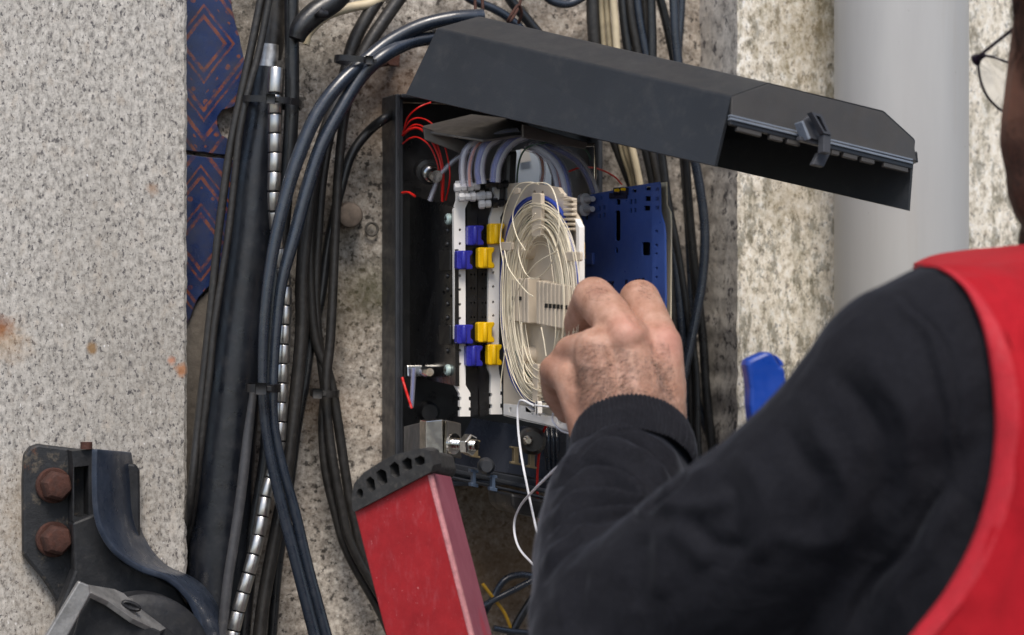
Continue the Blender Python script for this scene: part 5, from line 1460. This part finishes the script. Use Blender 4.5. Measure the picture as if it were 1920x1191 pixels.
# stitching along the binding
V, Fc = [], []
sp_ = [over_shirt(Vector(a)).lerp(over_shirt(Vector(b)), .0115 / max(.02, (Vector(b) - Vector(a)).length)) for a, b in zip(la[20:], ra[20:])]
cs = [Vector(p) for p in catmull([tuple(p) for p in sp_], 3)]
for a, b in zip(cs[::2], cs[1::2]):
    v0, f0 = tube_geo([a - FW * .0046, a.lerp(b, .5) - FW * .0049, b - FW * .0046], .0004, 5)
    B = len(V); V += v0; Fc += [tuple(q + B for q in f) for f in f0]
st_o = newmesh('stitching', V, Fc, plain('thread_red', (128, 18, 26), .7), vest); tag(st_o, kind='stuff')

# --- hair on the head, beard edge
def head_hair():
    r = random.Random(3)
    spots = [([(1885, -60), (1990, -60), (1990, 150), (1925, 150), (1908, 110), (1897, 60)], 1500, (-.25, 1), 13, .07, .35),
             ([(1868, 240), (1930, 200), (1990, 300), (1990, 480), (1900, 480), (1878, 380)], 1900, (-.3, 1), 3.0, .06, .6)]
    return hairs('hair', spots, person, 11)
head_hair()
# cropped hair on the scalp
HC = P(2150, 60, 1.40)
fdir = (RT * -.62 + FW * .78).normalized()
bco = get_co(body.data) + np.array(body_c); bno = get_no(body.data)
rel = bco - np.array(HC)
ff = rel @ np.array(fdir); zz = rel[:, 2]
rad = np.linalg.norm(rel, axis=1)
m_h = (rad < .16) & (zz > np.where(ff > -.01, -.012 + .75 * (ff + .01), -.012 + .45 * (ff + .01)))
nzv = np.array([noise.noise(Vector(p) * 260) for p in bco[m_h]])
idx = -np.ones(len(bco), int); idx[m_h] = np.arange(m_h.sum())
hv = bco[m_h] + bno[m_h] * (.0032 + .0022 * nzv)[:, None]
hf = [tuple(int(idx[v_]) for v_ in p_.vertices) for p_ in body.data.polygons if all(m_h[v_] for v_ in p_.vertices)]
hs = newmesh('scalp_hair', [Vector(v_) for v_ in hv], hf, HAIR, person, smooth=180)
so = hs.modifiers.new('solid', 'SOLIDIFY'); so.thickness = .004; so.offset = -1

# ------------------------------------------------------------------ eyeglasses
GLF = plain('glasses_frame', (0.030, 0.022, 0.045), .3, metal=.6, var=.15)
gs = thing('eyeglasses', P(1832, 112, 1.47), 'thin dark metal eyeglasses worn by the technician', 'glasses')
tube('temple_arm', [P(1832, 108, 1.475), P(1846, 97, 1.468), P(1880, 70, 1.45), P(1915, 44, 1.43), P(1990, 0, 1.38), P(2140, -20, 1.315), P(2200, 20, 1.30)], [.0011, .0011, .0012, .0012, .0013, .0013, .0013], GLF, gs, 8, 6)
tube('hinge', [P(1826, 104, 1.475), P(1829, 112, 1.476), P(1834, 120, 1.478)], [.0020, .0026, .0018], GLF, gs, 10, 5)
tube('end_piece', [P(1828, 108, 1.476), P(1838, 106, 1.478), P(1846, 104, 1.480)], [.002, .0019, .0014], GLF, gs, 10, 5)
rim = [(1834, 118, 1.478), (1836, 140, 1.479), (1842, 162, 1.481), (1852, 182, 1.484), (1866, 198, 1.488), (1882, 209, 1.494), (1910, 214, 1.50), (1945, 200, 1.512), (1960, 160, 1.518), (1945, 130, 1.514), (1905, 122, 1.502), (1880, 114, 1.494), (1860, 107, 1.485), (1845, 106, 1.480)]
rp = [Vector(p) for p in catmull([tuple(P(*p)) for p in rim] + [tuple(P(*rim[0]))], 5)][:-1]
tube('rim', rp, .0009, GLF, gs, 8, closed=True)
LEN = M('lens'); LEN.set('Base Color', (1, 1, 1, 1)); LEN.set('Roughness', .02); LEN.set('Transmission Weight', 1.0); LEN.set('IOR', 1.04)
cen = sum(rp, Vector()) / len(rp)
V = list(rp) + [cen - FW * .001]
Fc = [(k, (k + 1) % len(rp), len(rp)) for k in range(len(rp))]
ln = newmesh('lens', V, Fc, LEN.m, gs, smooth=180)
so = ln.modifiers.new('solid', 'SOLIDIFY'); so.thickness = .0014; so.offset = 0
